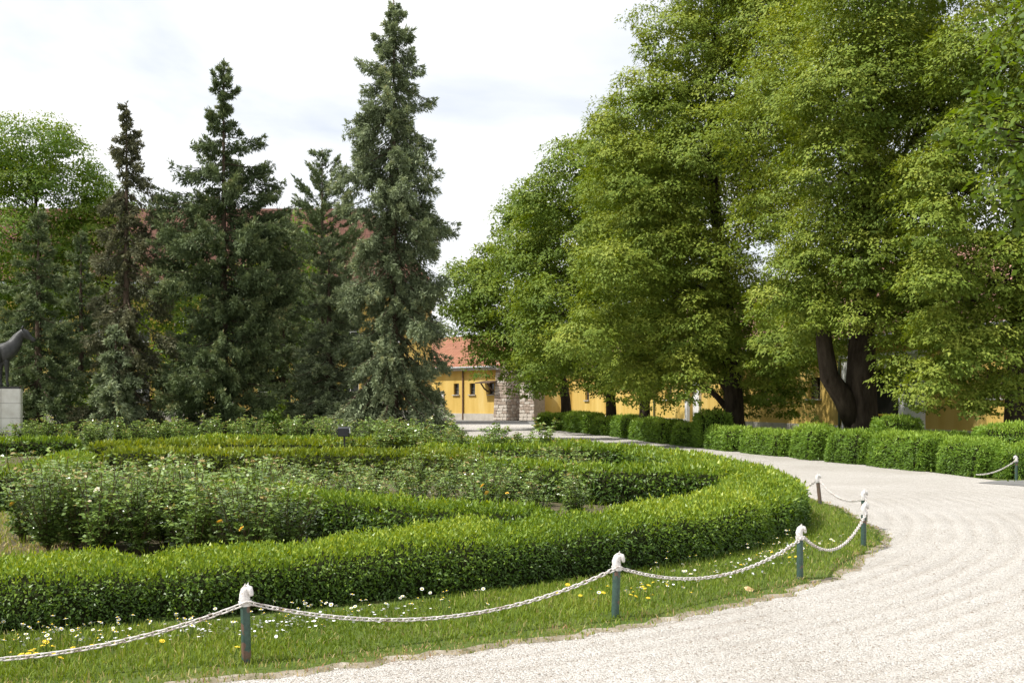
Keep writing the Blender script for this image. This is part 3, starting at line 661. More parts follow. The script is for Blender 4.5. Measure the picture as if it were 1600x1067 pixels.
# near maple whose boughs reach in from the right
MPL = [(6.4, 4.8, .62), (6.9, 5.4, .6), (6.75, 4.2, .5), (7.2, 4.7, .7), (7.1, 5.9, .62), (6.5, 4.0, .3), (7.5, 3.9, .5), (7.6, 5.4, .7), (6.2, 5.2, .4), (6.6, 5.9, .5), (6.9, 6.5, .55), (6.35, 4.35, .4), (6.9, 3.7, .35)]
tree("maple_tree", "bright green maple boughs reaching in at the upper right edge", (10.4, 14.6, 0),
     [(10.4, 14.6, -0.1), (10.35, 14.6, 2), (10.2, 14.6, 4.2), (9.8, 14.6, 7.2)], 0.17, [(x+0.25, 14.3+rng.normal(0, .35), z, r, 0.85) for x, z, r in MPL] + [(9.2, 14.6, 5.5, 1.2, .6), (10.3, 14.7, 6.8, 1.4, .5), (11.4, 14.6, 5.6, 1.3, .4)],
     M['maple'], 0.125, 0.8, clump=0.34, k=22, droop=0.3, tipy=0.0, quad=True)
L1 = [(-28.4, 16.3, 1.87), (-26.5, 16.3, 1.6), (-29.5, 13.8, 1.87), (-27.2, 13.8, 1.9), (-25.2, 14.6, 1.31), (-28.7, 10.9, 2.05), (-26.5, 10.5, 1.87), (-30.6, 15.4, 1.87), (-30.2, 8.6, 2.24), (-27.6, 7.5, 2.05), (-25.0, 12.3, 1.31), (-24.3, 13.6, 0.9), (-29.1, 4.1, 2.24), (-25.7, 7.5, 1.49)]
tree("broadleaf_tree", "rounded bright green tree at the far left behind the statue", (-28, 64.5, 0),
     [(-28, 64.5, -0.1), (-28, 64.5, 4), (-27.8, 64.5, 9), (-28, 64.5, 14)], 0.36, deepen(L1, 64, 1.6, 3, 0.25), M['decid'], 0.17, 1.35, k=60, clump=0.6)
def bushy(name, label, base, h, w, n, mat, leaf, cov, group=None, low=0.2, **kw):
    b = base
    L = []
    for i in range(n):
        f = (i+0.5)/n; z = h*(low+(1-low)*f*0.9); r = w*(0.42+0.25*sin(pi*min(1, f*1.15)))*rng.uniform(0.7, 1.05); a = i*2.4
        L.append((b[0]+cos(a)*w*0.5*(1-f*0.7), b[1]+sin(a)*w*0.35, z, r, 1.0))
    return tree(name, label, b, [(b[0], b[1], -0.1), (b[0], b[1], h*0.4), (b[0]+0.05*w, b[1], h*0.85)], 0.022*h, L, mat, leaf, cov, group, nlimb=7, **kw)
bushy("broadleaf_tree", "yellow green tree in the gap right of the second tallest spruce", (-14.2, 69, 0), 13.4, 3.8, 14, M['decid'], 0.22, 0.8, k=45, clump=0.6)
bushy("broadleaf_tree", "bright green tree in the gap between two browning spruces", (-20.6, 70, 0), 11.6, 3.4, 11, M['decid'], 0.22, 0.7, k=45, clump=0.6)
bushy("broadleaf_tree", "olive tinted tree right of the rounded green tree at left", (-24.4, 66, 0), 14.6, 3.0, 14, M['linden'], 0.2, 0.7, k=45, clump=0.6)
bushy("broadleaf_tree", "small dark tree low behind the second tallest spruce", (-17.2, 57, 0), 5.2, 1.8, 6, M['decid'], 0.18, 0.8, k=22, clump=0.4)
for i, (x, y, hh, lab) in enumerate([(-11.3, 52, 2.0, "low green shrub left of the bluish spruce trunk"), (-20.2, 53, 2.6, "low green shrub in the gap left of the second tallest spruce"), (-8.4, 54, 2.2, "low shrub behind the bluish spruce")]):
    bushy("shrub", lab, (x, y, 0), hh, 1.0, 5, M['decid'], 0.13, 0.9, "shrubs under the spruces", low=0.1, k=20, clump=0.3)["category"] = "shrub"

def conifer(name, label, base, H, prof, mat, nb, tw, droop, curl, seed, group="spruces behind the rose garden", extra=(), bare=0.0, hang=0.5, r0=0.22, dens=1.0, zmin=0.02, lean=(0, 0), sleeve=0.12, whorl=0.46):
    """prof: (height fraction, radius) pairs; each branch is a drooping spray of twigs"""
    r = np.random.default_rng(seed)
    t = empty(name, base, label, "tree", group)
    tr = [(lean[0]*f*f, lean[1]*f*f, H*f-0.05) for f in np.linspace(0, 1, 9)]
    MB().tube(tr, [max(r0*(1-f)**0.9, 0.02) for f in np.linspace(0, 1, 9)], 10).build("trunk", M['spruce_bark'], t, smooth=True)
    pf = np.array(prof)
    br = MB(); Ps, Ds, Ns, Ls, Ts = [], [], [], [], []
    specs = []
    for i in range(nb):
        f = zmin+(0.985-zmin)*((i+r.random())/nb)**1.12; wn = round(f*H/whorl); f = min((wn+r.normal(0, 0.16))*whorl/H, 0.985) if f < 0.9 else f
        f = max(f, zmin)
        R = np.interp(f, pf[:, 0], pf[:, 1])*r.choice([r.uniform(0.25, 0.5), r.uniform(0.5, 0.8), r.uniform(0.8, 1.12), r.uniform(1.12, 1.3)], p=[0.24, 0.24, 0.41, 0.11])
        specs.append((f, i*2.399+r.normal(0, .35), R, r.random()))
    specs += [(f, a, R, 0.3) for f, a, R in extra]
    for f, a, R, u in specs:
        if u < bare*(1 if f > 0.45 else 0.4): R *= 0.25
        o = np.array([lean[0]*f*f, lean[1]*f*f, H*f])
        dirh = np.array([cos(a), sin(a), 0.0]); lat = np.array([-sin(a), cos(a), 0.0])
        up = 0.55*max(0, (f-0.80)/0.20)
        dr = droop*(1-0.35*f)*r.uniform(0.75, 1.25)
        def path(t, a2=a, o2=o, R2=R, t0=0.0):
            dh = np.array([cos(a2), sin(a2), 0.0]); tq = t0+(1-t0)*t
            zf = lambda q: up*q - dr*q**1.15 + curl*q**3
            return o2 + dh*(R2*t)[:, None] + np.array([0, 0, 1.0])*(R*(zf(tq)-zf(t0)) - (0.45*R2*t if t0 > 0 else 0))[:, None]
        Pp = path(np.linspace(0, 1, 6))
        br.tube([tuple(p) for p in Pp], list(np.linspace(max(0.035*(1-f)+0.012, 0.015), 0.006, 6)), 5, False)
        strands = [(a, o, R, 0.0, 0.04)]
        for k in range(int(1+R*1.7)):
            t0 = r.uniform(0.22, 0.78); strands.append((a+r.choice([-1, 1])*r.uniform(0.2, 0.6)*(1.15-0.5*t0), path(np.array([t0]))[0], R*(1-t0)*r.uniform(0.45, 0.95)+0.12, t0, 0.02))
        bt_ = r.normal(0, 0.08)
        for a2, o2, R2, t0, tmin in strands:
            n = int((12+72*R2)*dens)
            t1 = tmin+(1-tmin)*r.power(1.25, n)
            C0 = path(t1, a2, o2, R2, t0); C1 = path(np.minimum(t1+0.03, 1.03), a2, o2, R2, t0)
            tg = unit(C1-C0); sd = unit(np.cross(tg, np.array([0, 0, 1.0]))); up_ = np.cross(sd, tg)
            th = r.random(n)*6.283; rho = sleeve*(0.75+0.25*min(R, 2.5))*np.minimum(1, 0.45+t1*1.6)*(1.03-0.84*t1)*np.sqrt(r.random(n))
            hg = (r.random(n)**2.0)*hang*0.60*min(R2, 1.6)*(1.05-0.8*t1)
            rd = sd*np.cos(th)[:, None] + up_*np.sin(th)[:, None]*0.6
            P = C0 + rd*rho[:, None]; P[:, 2] -= hg + 0.25*rho
            D = tg*1.0 + rd*0.75 + r.normal(0, 0.30, (n, 3)); D[:, 2] += 0.12 - 1.2*(hg > 0.12) + 0.35*(t1 > 0.82)
            Nn = r.normal(0, 0.45, (n, 3)); Nn[:, 2] += 0.8
            ntw = 3
            P = np.repeat(P, ntw, 0)+r.normal(0, 0.03, (n*ntw, 3)); D = np.repeat(D, ntw, 0)+r.normal(0, 0.40, (n*ntw, 3)); Nn = np.repeat(Nn, ntw, 0)+r.normal(0, 0.3, (n*ntw, 3))
            Ps.append(P); Ds.append(D); Ns.append(Nn); Ls.append(tw*r.uniform(0.6, 1.25, n*ntw))
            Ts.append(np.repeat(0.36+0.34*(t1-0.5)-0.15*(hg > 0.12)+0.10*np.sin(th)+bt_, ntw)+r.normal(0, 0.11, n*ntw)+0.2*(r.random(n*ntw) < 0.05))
    # the leading shoot
    n = 60
    zf = r.uniform(0.93, 1.0, n); Ps.append(np.c_[np.full(n, lean[0]), np.full(n, lean[1]), H*zf]); a = r.random(n)*6.28
    Ds.append(np.c_[np.cos(a), np.sin(a), np.full(n, 0.9)]); Ns.append(r.normal(0, 1, (n, 3))); Ls.append(np.full(n, tw*0.9)); Ts.append(np.full(n, .5))
    tag(br.build("branch_framework", M['spruce_bark'], t), kind="stuff")
    P = np.concatenate(Ps); L = np.concatenate(Ls)
    V, F = spike_geo(P, np.concatenate(Ds), np.concatenate(Ns), L, L*0.36)
    TRI[label[:24]] = len(F)
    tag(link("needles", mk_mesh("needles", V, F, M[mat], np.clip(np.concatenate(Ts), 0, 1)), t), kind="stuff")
    return t
def conx(u, d): return (u-800)/1715*d
conifer("spruce_tree", "tallest spruce, a narrow blue grey column left of the drive", (-4.85, 45, 0), 18.2,
        [(0, 2.4), (0.06, 2.6), (0.2, 2.3), (0.4, 1.9), (0.55, 2.1), (0.65, 2.15), (0.75, 1.75), (0.85, 1.35), (0.92, 0.85), (0.96, 0.42), (1, 0.08)],
        'spruce_blue', 285, 0.155, 1.12, 0.34, 1, hang=1.2, extra=[(0.56, 0.1, 2.7), (0.13, 0.0, 2.9), (0.17, -0.4, 2.7), (0.665, 3.3, 2.7), (0.45, -0.1, 2.3)])
conifer("spruce_tree", "second tallest spruce, dark olive with long level boughs", (-11.95, 45.5, 0), 15.8,
        [(0, 2.4), (0.1, 2.6), (0.25, 2.5), (0.4, 2.7), (0.52, 2.9), (0.65, 2.5), (0.76, 1.55), (0.85, 0.95), (0.93, 0.55), (1, 0.08)],
        'spruce_green', 205, 0.155, 0.42, 0.28, 2, hang=1.0, bare=0.2, extra=[(0.6, 0.05, 3.2), (0.52, 0.15, 3.4), (0.47, -0.1, 3.0), (0.4, 0.0, 3.2), (0.66, 3.2, 2.9), (0.60, 3.0, 3.3), (0.80, 0.2, 1.7), (0.73, 0.1, 2.1), (0.56, -0.3, 3.0), (0.5, 3.1, 2.9), (0.44, 0.2, 3.3), (0.36, -0.2, 3.0), (0.55, 2.9, 2.8), (0.62, 0.3, 2.8)])
conifer("spruce_tree", "ragged browning spruce with broken crown between green spruces", (-15.8, 45, 0), 13.9,
        [(0, 1.7), (0.15, 2.0), (0.3, 2.0), (0.45, 1.8), (0.6, 1.5), (0.68, 1.3), (0.78, 1.1), (0.88, 0.75), (0.95, 0.5), (1, 0.08)],
        'spruce_brown', 165, 0.15, 0.85, 0.25, 3, hang=1.3, bare=0.42, extra=[(0.82, 0.1, 2.0), (0.70, -0.2, 2.2), (0.66, 0.1, 1.9), (0.87, 0.0, 1.3)])
conifer("spruce_tree", "short dense green spruce beside the horse statue", (-19.2, 44.5, 0), 9.4,
        [(0, 2.3), (0.15, 2.4), (0.4, 1.9), (0.7, 1.2), (0.9, 0.5), (1, 0.1)], 'spruce_green', 125, 0.155, 0.5, 0.28, 4, dens=0.8, sleeve=0.13, hang=0.35)
conifer("spruce_tree", "short blue spruce between the two tallest spruces", (-7.75, 46.5, 0), 8.6,
        [(0, 1.7), (0.12, 2.1), (0.4, 1.7), (0.7, 1.1), (0.9, 0.5), (1, 0.1)], 'spruce_blue', 125, 0.155, 0.6, 0.3, 5, sleeve=0.12, hang=0.35, zmin=0.06)
conifer("spruce_tree", "dark spruce cut by the left edge behind the statue", (-23.2, 48, 0), 8.2,
        [(0, 2.6), (0.3, 2.3), (0.7, 1.3), (1, 0.1)], 'spruce_green', 90, 0.15, 0.5, 0.3, 6, dens=0.6, sleeve=0.14, hang=0.4)
conifer("spruce_tree", "young spruce with drooping blue grey curtains before the browning spruce", (-15.6, 43.2, 0), 4.6,
        [(0, 1.1), (0.3, 1.35), (0.7, 0.8), (1, 0.1)], 'spruce_blue', 60, 0.185, 1.3, 0.3, 8, hang=1.0)
conifer("spruce_tree", "dark spruce low in the gap right of the second tallest spruce", (-11.4, 54.5, 0), 9.0,
        [(0, 1.9), (0.3, 1.9), (0.7, 1.1), (1, 0.1)], 'spruce_green', 95, 0.19, 0.6, 0.3, 9, hang=0.6, dens=0.55, sleeve=0.16)
conifer("spruce_tree", "dark spruce in the gap left of the browning spruce", (-21.2, 54, 0), 10.0,
        [(0, 2.0), (0.3, 2.0), (0.7, 1.2), (1, 0.1)], 'spruce_green', 95, 0.19, 0.6, 0.3, 10, hang=0.6, dens=0.55, sleeve=0.16)
conifer("cypress_tree", "thin airy conifer standing behind the spruces, left of the tallest", (-10.2, 59, 0), 15.2,
        [(0, 1.8), (0.3, 2.2), (0.6, 2.2), (0.8, 1.6), (0.92, 0.9), (1, 0.2)], 'spruce_green', 170, 0.16, -0.6, 0.2, 7, group=None, hang=0.05, dens=0.55, sleeve=0.16)
# bare little tree among the spruces
bt = empty("bare_tree", (-12.9, 61, 0), "thin leafless twiggy tree between two spruces", "tree")
mb = MB()
mb.tube([(0, 0, 0), (0.1, 0, 6), (0, 0, 12.4)], [0.10, 0.07, 0.02], 7); mb.build("trunk", M['twig'], bt)
for i in range(16):
    z = 8+i*0.26; a = i*2.4; l = 1.7-0.07*i; mb = MB()
    p = [(0, 0, z), (cos(a)*l*0.5, sin(a)*l*0.5, z+l*0.5), (cos(a)*l, sin(a)*l, z+l*1.15)]
    mb.tube(p, [0.03, 0.02, 0.008], 5)
    for k in range(3):
        q = Vector(p[1]); e = q + Vector((cos(a+k-1)*0.5, sin(a+k-1)*0.5, 0.55)); mb.tube([q, e], [0.012, 0.005], 4)
    mb.build("branch", M['twig'], bt)

# ------------------------------------------------------------------ clipped hedges
def section(w, h, e, n=90):
    a = np.linspace(0, pi, n)
    x = np.sign(np.cos(a))*np.abs(np.cos(a))**e*w/2; z = np.abs(np.sin(a))**e*h
    l = np.r_[0, np.cumsum(np.hypot(np.diff(x), np.diff(z)))]
    nx, nz = np.gradient(z), -np.gradient(x)
    nn = np.hypot(nx, nz)+1e-9
    return x, z, nx/nn, nz/nn, l
def hedge(name, label, path, w, h, mat, e=0.42, closed=False, group=None, cov=1.35, lk=0.0042, seams=(), cut=None, shoots=True, z0=0.05, rough=0.035, top=0.0, cat="hedge", lmin=0.03, asp=0.56, hvar=None):
    P = np.asarray(path, float)
    Pp = spline(P, 12, closed) if len(P) > 2 else P
    Q, s, Lt = resample(Pp, 0.12, closed)
    if cut is not None:
        keep = ~cut(Q); Q = Q[keep]
    T = unit(np.gradient(Q, axis=0)); Nr = np.c_[T[:, 1], -T[:, 0]]
    base = np.array([Q[len(Q)//2, 0], Q[len(Q)//2, 1], 0.0])
    root = empty(name, tuple(base), label, cat, group)
    m = len(Q); ss = np.arange(m)*0.12; tot = ss[-1]
    ed = np.minimum(ss, tot-ss) if (not closed or cut is not None) else np.full(m, 9.0)
    re = min(0.3, tot*0.35)
    sc = np.sqrt(np.clip(1-(1-np.clip(ed/re, 0, 1))**2.4, 0.02, 1))
    for p0, wid, dep in seams: sc = sc*(1-dep*np.exp(-((ss-p0)/wid)**2))
    x, z, nx, nz, l = section(w, h, e)
    hs_ = np.ones(m) if hvar is None else hvar(Q)
    # inner core
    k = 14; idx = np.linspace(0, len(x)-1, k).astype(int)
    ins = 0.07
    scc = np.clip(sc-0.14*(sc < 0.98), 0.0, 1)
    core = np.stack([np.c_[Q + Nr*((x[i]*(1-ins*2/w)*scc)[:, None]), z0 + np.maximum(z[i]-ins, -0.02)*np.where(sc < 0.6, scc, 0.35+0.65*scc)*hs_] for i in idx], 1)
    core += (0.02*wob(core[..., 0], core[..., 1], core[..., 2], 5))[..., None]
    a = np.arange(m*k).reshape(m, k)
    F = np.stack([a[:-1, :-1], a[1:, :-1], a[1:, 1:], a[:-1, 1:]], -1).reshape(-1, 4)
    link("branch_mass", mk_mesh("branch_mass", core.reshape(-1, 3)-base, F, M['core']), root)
    # leaves
    dist = np.hypot(Q[:, 0], Q[:, 1])
    LL = np.clip(lk*dist, lmin, 0.14)
    dn = 0.12*l[-1]*cov/(0.5*asp*LL**2)
    cnt = rng.poisson(dn)
    i = np.repeat(np.arange(m), cnt); n = len(i)
    fr = rng.uniform(-0.5, 0.5, n)*0.12
    q = Q[i] + T[i]*fr[:, None]
    u = rng.uniform(0, l[-1], n)
    xs, zs, ux, uz = (np.interp(u, l, v) for v in (x, z, nx, nz))
    wobv = wob(q[:, 0]*1.0+xs, q[:, 1]*1.0, zs, 2.3)*rough + wob(q[:, 0]+xs, q[:, 1], zs, 9.0)*rough*0.6
    pr = rng.normal(0, 0.018, n) + wobv - 0.02
    istop = uz > 0.6
    if shoots: pr = pr + np.where(istop, rng.random(n)**3*0.07, rng.random(n)**4*0.05)
    xs2 = (xs + ux*pr)*sc[i]; zs2 = (zs + uz*pr)*(0.35+0.65*sc[i])*hs_[i]
    L = LL[i]*rng.uniform(0.65, 1.3, n)
    thin = (wob(q[:, 0]*1.3+xs, q[:, 1]*1.3, zs*2, 3.1) > 0.85) & (rng.random(n) < 0.62) & ~istop
    L = np.where(thin, L*0.35, L)
    Pn = np.c_[q + Nr[i]*xs2[:, None], z0+np.maximum(zs2, 0.005)]
    out = np.c_[Nr[i]*ux[:, None], uz]
    D = out*0.55 + rng.normal(0, 0.55, (n, 3)); D[:, 2] += np.where(istop, 0.75, -0.15)
    Nn = out*0.7 + rng.normal(0, 0.5, (n, 3)); Nn[:, 2] += 0.35
    patch = wob(q[:, 0], q[:, 1], 5, 1.4)
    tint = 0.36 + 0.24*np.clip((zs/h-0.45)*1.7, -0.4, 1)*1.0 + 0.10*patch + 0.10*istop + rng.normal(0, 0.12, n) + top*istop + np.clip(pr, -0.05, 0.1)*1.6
    if not closed:
        for ei, sg in ((0, -1), (m-1, 1)):
            L0 = LL[ei]; ne = int(w*h*cov*1.3/(0.5*asp*L0**2))
            uu = rng.uniform(-1, 1, ne); vv = rng.random(ne); bul = np.sqrt(np.clip(1-np.abs(uu)**2.6, 0, 1)*np.clip(1-vv**3, 0, 1))
            pe = Q[ei] + Nr[ei]*(uu*w*0.47)[:, None] + T[ei]*(sg*(0.16*bul-0.13+rng.normal(0, 0.02, ne)))[:, None]
            oe = np.c_[np.tile(T[ei]*sg, (ne, 1)), np.full(ne, 0.2)]
            Pn = np.vstack([Pn, np.c_[pe, z0+vv*h*0.97*np.clip(1.15-np.abs(uu)**4, 0, 1)]])
            De = oe*0.6+rng.normal(0, 0.55, (ne, 3)); D = np.vstack([D, De]); Nn = np.vstack([Nn, oe*0.8+rng.normal(0, 0.5, (ne, 3))])
            L = np.r_[L, L0*rng.uniform(0.65, 1.3, ne)]; tint = np.r_[tint, 0.30+0.3*vv+rng.normal(0, 0.12, ne)]
    V, F = spike_geo(Pn-base, D, Nn, L*1.1, L*asp)
    TRI[name+label[:14]] = len(F)
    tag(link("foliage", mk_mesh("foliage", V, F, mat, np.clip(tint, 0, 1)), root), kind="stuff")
    return root
RINGC, _, _ = resample(offset(RING, 0.52), 0.12, True)
# entrance gap in the far left of the ring: start the path there
gi = int(np.argmin(np.hypot(RINGC[:, 0]+11.6, RINGC[:, 1]-32.4)))
RP = np.roll(RINGC, -gi, 0)
RP = RP[9:-9]
h0 = int(np.argmin(np.hypot(RP[:, 0]+2.75, RP[:, 1]-8.35)))
h1 = int(np.argmin(np.hypot(RP[:, 0]-0.2, RP[:, 1]-9.9))); h2 = int(np.argmin(np.hypot(RP[:, 0]-2.6, RP[:, 1]-12.4)))
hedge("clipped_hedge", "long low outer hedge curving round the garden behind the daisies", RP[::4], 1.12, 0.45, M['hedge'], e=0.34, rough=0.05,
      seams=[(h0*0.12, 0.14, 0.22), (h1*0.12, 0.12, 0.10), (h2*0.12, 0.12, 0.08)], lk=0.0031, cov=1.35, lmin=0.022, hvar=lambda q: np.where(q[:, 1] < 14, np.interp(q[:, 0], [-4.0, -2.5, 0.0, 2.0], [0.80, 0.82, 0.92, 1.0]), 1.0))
hedge("clipped_hedge", "low hedge behind the front roses, running into the outer hedge", [(0.4, 11.0), (-0.5, 11.35), (-1.3, 12.0), (-2.3, 12.8), (-3.3, 13.9), (-4.4, 15.1), (-5, 16.6)], 0.75, 0.48, M['hedge'], lk=0.0036, group="inner hedges")
hedge("clipped_hedge", "inner hedge with dark face joining the outer hedge at the right bend", [(3.4, 15.9), (2.5, 16.4), (1.5, 16.8), (0.5, 17.5), (-0.4, 18.6)], 0.8, 0.55, M['hedge'], lk=0.0036, group="inner hedges")
hedge("clipped_hedge", "inner hedge nearest the drive at the far right of the garden", [(3.3, 24.4), (2.5, 25.0), (1.4, 25.3), (0, 25.5), (-2.2, 25.7)], 0.8, 0.5, M['hedge'], lk=0.0036, group="inner hedges")
hedge("clipped_hedge", "yellowish inner hedge across the middle left of the garden", [(-8.6, 23.4), (-6.4, 23.0), (-4.3, 22.6), (-2.2, 22.1), (-0.6, 21.2)], 1.0, 0.52, M['hedge_y'], lk=0.0036, group="inner hedges")
hedge("clipped_hedge", "inner hedge at the left edge behind the dry grass patch", [(-11.5, 15.6), (-9, 15.6), (-7.35, 15.9), (-7.5, 17.6), (-8.0, 19.6), (-8.6, 21.6)], 0.85, 0.52, M['hedge'], lk=0.0036, group="inner hedges")
hedge("clipped_hedge", "yellowish hedge strip in the background left of centre", [(-10.5, 27.2), (-7.5, 28.2), (-4.5, 28.4), (-2, 28.0)], 0.9, 0.5, M['hedge_y'], lk=0.0038, group="inner hedges")

# clipped bushes on the far side of the drive: (near end, far end, width, height, label)
def on(u, d): return ((u-800)/1715*d, d)
BU = [((10.3, 23.2), (9.95, 25.1), 1.0, 0.70, 0.46, "sunlit clipped bush block second from the right edge"),
      ((12.1, 23.45), (10.25, 23.3), 0.9, 0.66, 0.45, "clipped low bush at the right edge behind the chain"),
      ((9.92, 25.2), (9.4, 27.9), 1.05, 0.76, 0.46, "longest sunlit clipped bush block, below the white portal pillar"),
      ((9.34, 28.0), (8.7, 29.8), 1.0, 0.74, 0.46, "sunlit clipped bush block in front of the forked linden trunk"),
      ((8.66, 29.9), (8.5, 32.0), 1.1, 0.86, 0.46, "tall clipped bush block just left of the forked linden trunk"),
      ((8.42, 32.1), (7.7, 35.1), 1.0, 0.66, 0.4, "low shaded clipped bush right of the straight linden trunk"),
      ((7.66, 35.3), (7.15, 38.0), 1.0, 0.74, 0.4, "shaded clipped bush in front of the straight linden trunk"),
      ((7.05, 38.4), (6.35, 41.5), 1.0, 0.76, 0.4, "clipped bush left of the round dome bush under the lindens"),
      ((6.3, 41.9), (5.55, 47.6), 1.1, 0.84, 0.38, "wide dark clipped bush below the third linden"),
      ((5.5, 48.2), (5.05, 51.6), 1.1, 0.84, 0.4, "clipped bush between the slim trunk and the wide dark bush"),
      ((4.95, 52.0), (4.4, 54.8), 1.1, 0.74, 0.42, "low clipped bush in front of the slim linden trunk"),
      ((4.3, 55.2), (3.35, 60.6), 1.2, 0.92, 0.42, "rounded dark bush in front of the farthest linden trunk"),
      ((3.1, 61.2), (2.75, 63.4), 1.1, 0.88, 0.5, "second to last clipped bush toward the stone gate"),
      ((2.5, 64.0), (1.9, 66.2), 1.1, 0.84, 0.5, "last small clipped bush nearest the stone gate"),
      ((10.4, 24.6), (11.6, 24.4), 1.4, 1.08, 0.75, "domed bush rising behind the hedge at the right edge"),
      ((9.5, 28.7), (10.6, 28.7), 1.4, 1.22, 0.8, "domed bush in front of the forked linden trunk base"),
      ((6.5, 38.9), (7.7, 38.9), 1.5, 1.25, 0.8, "domed bush left of the straight linden trunk"),
      ((10.4, 28.0), (11.6, 27.2), 0.9, 0.80, 0.45, "dark low bush row behind the sunlit blocks"),
      ]
for bi, (a, b, w, hh, e, lab) in enumerate(BU):
    if e < 0.5 and bi != 1:      # leave a notch between neighbouring blocks, and let each sit a little differently
        va, vb = np.array(a), np.array(b); dv = (vb-va)/np.linalg.norm(vb-va); jx = rng.normal(0, 0.06)
        a, b = va+dv*0.17+np.array([jx, 0]), vb-dv*0.17+np.array([jx, 0]); hh *= rng.uniform(0.90, 1.10)
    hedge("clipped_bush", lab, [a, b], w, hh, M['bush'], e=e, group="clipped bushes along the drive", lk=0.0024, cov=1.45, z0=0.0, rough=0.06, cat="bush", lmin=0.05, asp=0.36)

# ------------------------------------------------------------------ rose bushes
def rose_variant(seed, hh, leaf, nst):
    r = np.random.default_rng(seed)
    st = MB(); P, D, Nn, tt = [], [], [], []
    for i in range(nst):
        a = r.random()*6.28; sp = r.uniform(0.1, 0.5); H = hh*r.uniform(0.55, 1.05)*(1.18 if r.random() < 0.15 else 1)
        p = np.array([[cos(a)*sp*t**1.1+r.normal(0, .015), sin(a)*sp*t**1.1+r.normal(0, .015), H*t] for t in np.linspace(0, 1, 5)])
        st.tube([tuple(q) for q in p], [0.008, 0.007, 0.006, 0.005, 0.003], 4, False)
        nl = int(25*H/0.9*(0.05/leaf)**0.9)
        for t in r.uniform(0.10, 0.99, nl):
            q = np.array([np.interp(t, np.linspace(0, 1, 5), p[:, c]) for c in range(3)])
            b = r.random()*6.28; dv = np.array([cos(b), sin(b), r.uniform(-0.1, 0.5)]); ln = r.uniform(0.05, 0.16)*(1.15-0.55*t)
            lat = np.array([-sin(b), cos(b), 0])
            for s, f in ((0, 1.0), (1, 0.75), (-1, 0.75), (1, 0.4), (-1, 0.4)):
                P.append(q+dv*ln*f+lat*s*0.012); D.append(dv*(1.2 if s == 0 else 0.5)+lat*s+r.normal(0, 0.25, 3)-np.array([0, 0, 0.15]))
                Nn.append(np.array([0, 0, 1.0])+r.normal(0, 0.42, 3)); tt.append(np.clip(0.3+0.4*t+r.normal(0, 0.13)+(0.28 if t > 0.92 and r.random() < 0.5 else 0), 0, 1))
    P, D, Nn = np.array(P), np.array(D), np.array(Nn)
    L = leaf*r.uniform(0.7, 1.25, len(P)); V, F = leaf_geo(P, D, Nn, L, L*0.62, 0.08)
    TRI["rose%d" % seed] = len(F)*2
    return mk_mesh("stems", st.V, st.F, M['rose_stem']), mk_mesh("leaves", V, F, M['rose_leaf'], np.array(tt))
RV = {'n': [rose_variant(20+i, 1.08, 0.062, 17) for i in range(4)], 'm': [rose_variant(40+i, 1.0, 0.064, 13) for i in range(4)], 'f': [rose_variant(60+i, 1.15, 0.09, 15) for i in range(4)]}
ROSES = []
def bloom_mesh(mat, seed, r=0.05):
    q = np.random.default_rng(seed); V, F = [], []
    for ring, (n, tilt, rr) in enumerate(((5, 0.3, 1.0), (5, 0.75, 0.8), (4, 1.15, 0.55))):
        for i in range(n):
            a = 6.283*i/n+ring*0.6; c, s = cos(a), sin(a); b = len(V)
            for (u, v) in ((0, 0), (0.6, 0.55), (1, 0.25), (1, -0.25), (0.6, -0.55)):
                x = u*cos(tilt)*rr; z = u*sin(tilt)*rr
                V.append(((x*c - v*s*rr)*r, (x*s + v*c*rr)*r, z*r + q.normal(0, 0.002)))
            F.append((b, b+4, b+3, b+2, b+1))
    return mk_mesh("bloom", V, F, mat)
BL = {'y': bloom_mesh(M['petal_y'], 1), 'w': bloom_mesh(M['petal_w'], 2, 0.06)}
def rose(x, y, kind, label, group, s=1.0, blooms=()):
    t = empty("rose_bush", (x, y, 0.055), label, "rose bush", group, rng.random()*6.28)
    t.scale = (s, s, s*rng.uniform(0.88, 1.1))
    st, lv = RV[kind][rng.integers(4)]
    tag(link("stems", st, t), kind="stuff"); tag(link("leaves", lv, t), kind="stuff")
    for (c, bx, by, bz) in blooms:
        ca, sa = cos(-t.rotation_euler.z), sin(-t.rotation_euler.z)
        b = link("bloom", BL[c], t, ((bx*ca-by*sa), (bx*sa+by*ca), bz), (rng.uniform(0.3, 0.9), 0, rng.random()*6)); b.scale = (0.9,)*3
    ROSES.append(t); return t
def in_poly(p, poly):
    c = False; j = len(poly)-1
    for i in range(len(poly)):
        if (poly[i][1] > p[1]) != (poly[j][1] > p[1]) and p[0] < (poly[j][0]-poly[i][0])*(p[1]-poly[i][1])/(poly[j][1]-poly[i][1])+poly[i][0]: c = not c
        j = i
    return c
def fill(poly, step, kind, label, group, s, flowers=()):
    xs = [p[0] for p in poly]; ys = [p[1] for p in poly]; pts = []
    y = min(ys)
    row = 0
    while y < max(ys):
        x = min(xs)+(step/2 if row % 2 else 0)
        while x < max(xs):
            p = (x+rng.normal(0, step*0.17), y+rng.normal(0, step*0.17))
            if in_poly(p, poly): pts.append(p)
            x += step
        y += step*0.87; row += 1
    for i, p in enumerate(pts):
        bl = []
        if flowers and rng.random() < flowers[0]:
            bl.append((('y', 'y', 'w')[rng.integers(3)], rng.uniform(-.3, .3), -0.42, rng.uniform(0.45, 0.95)))
        rose(*p, kind, label, group, s*rng.uniform(0.85, 1.12), bl)
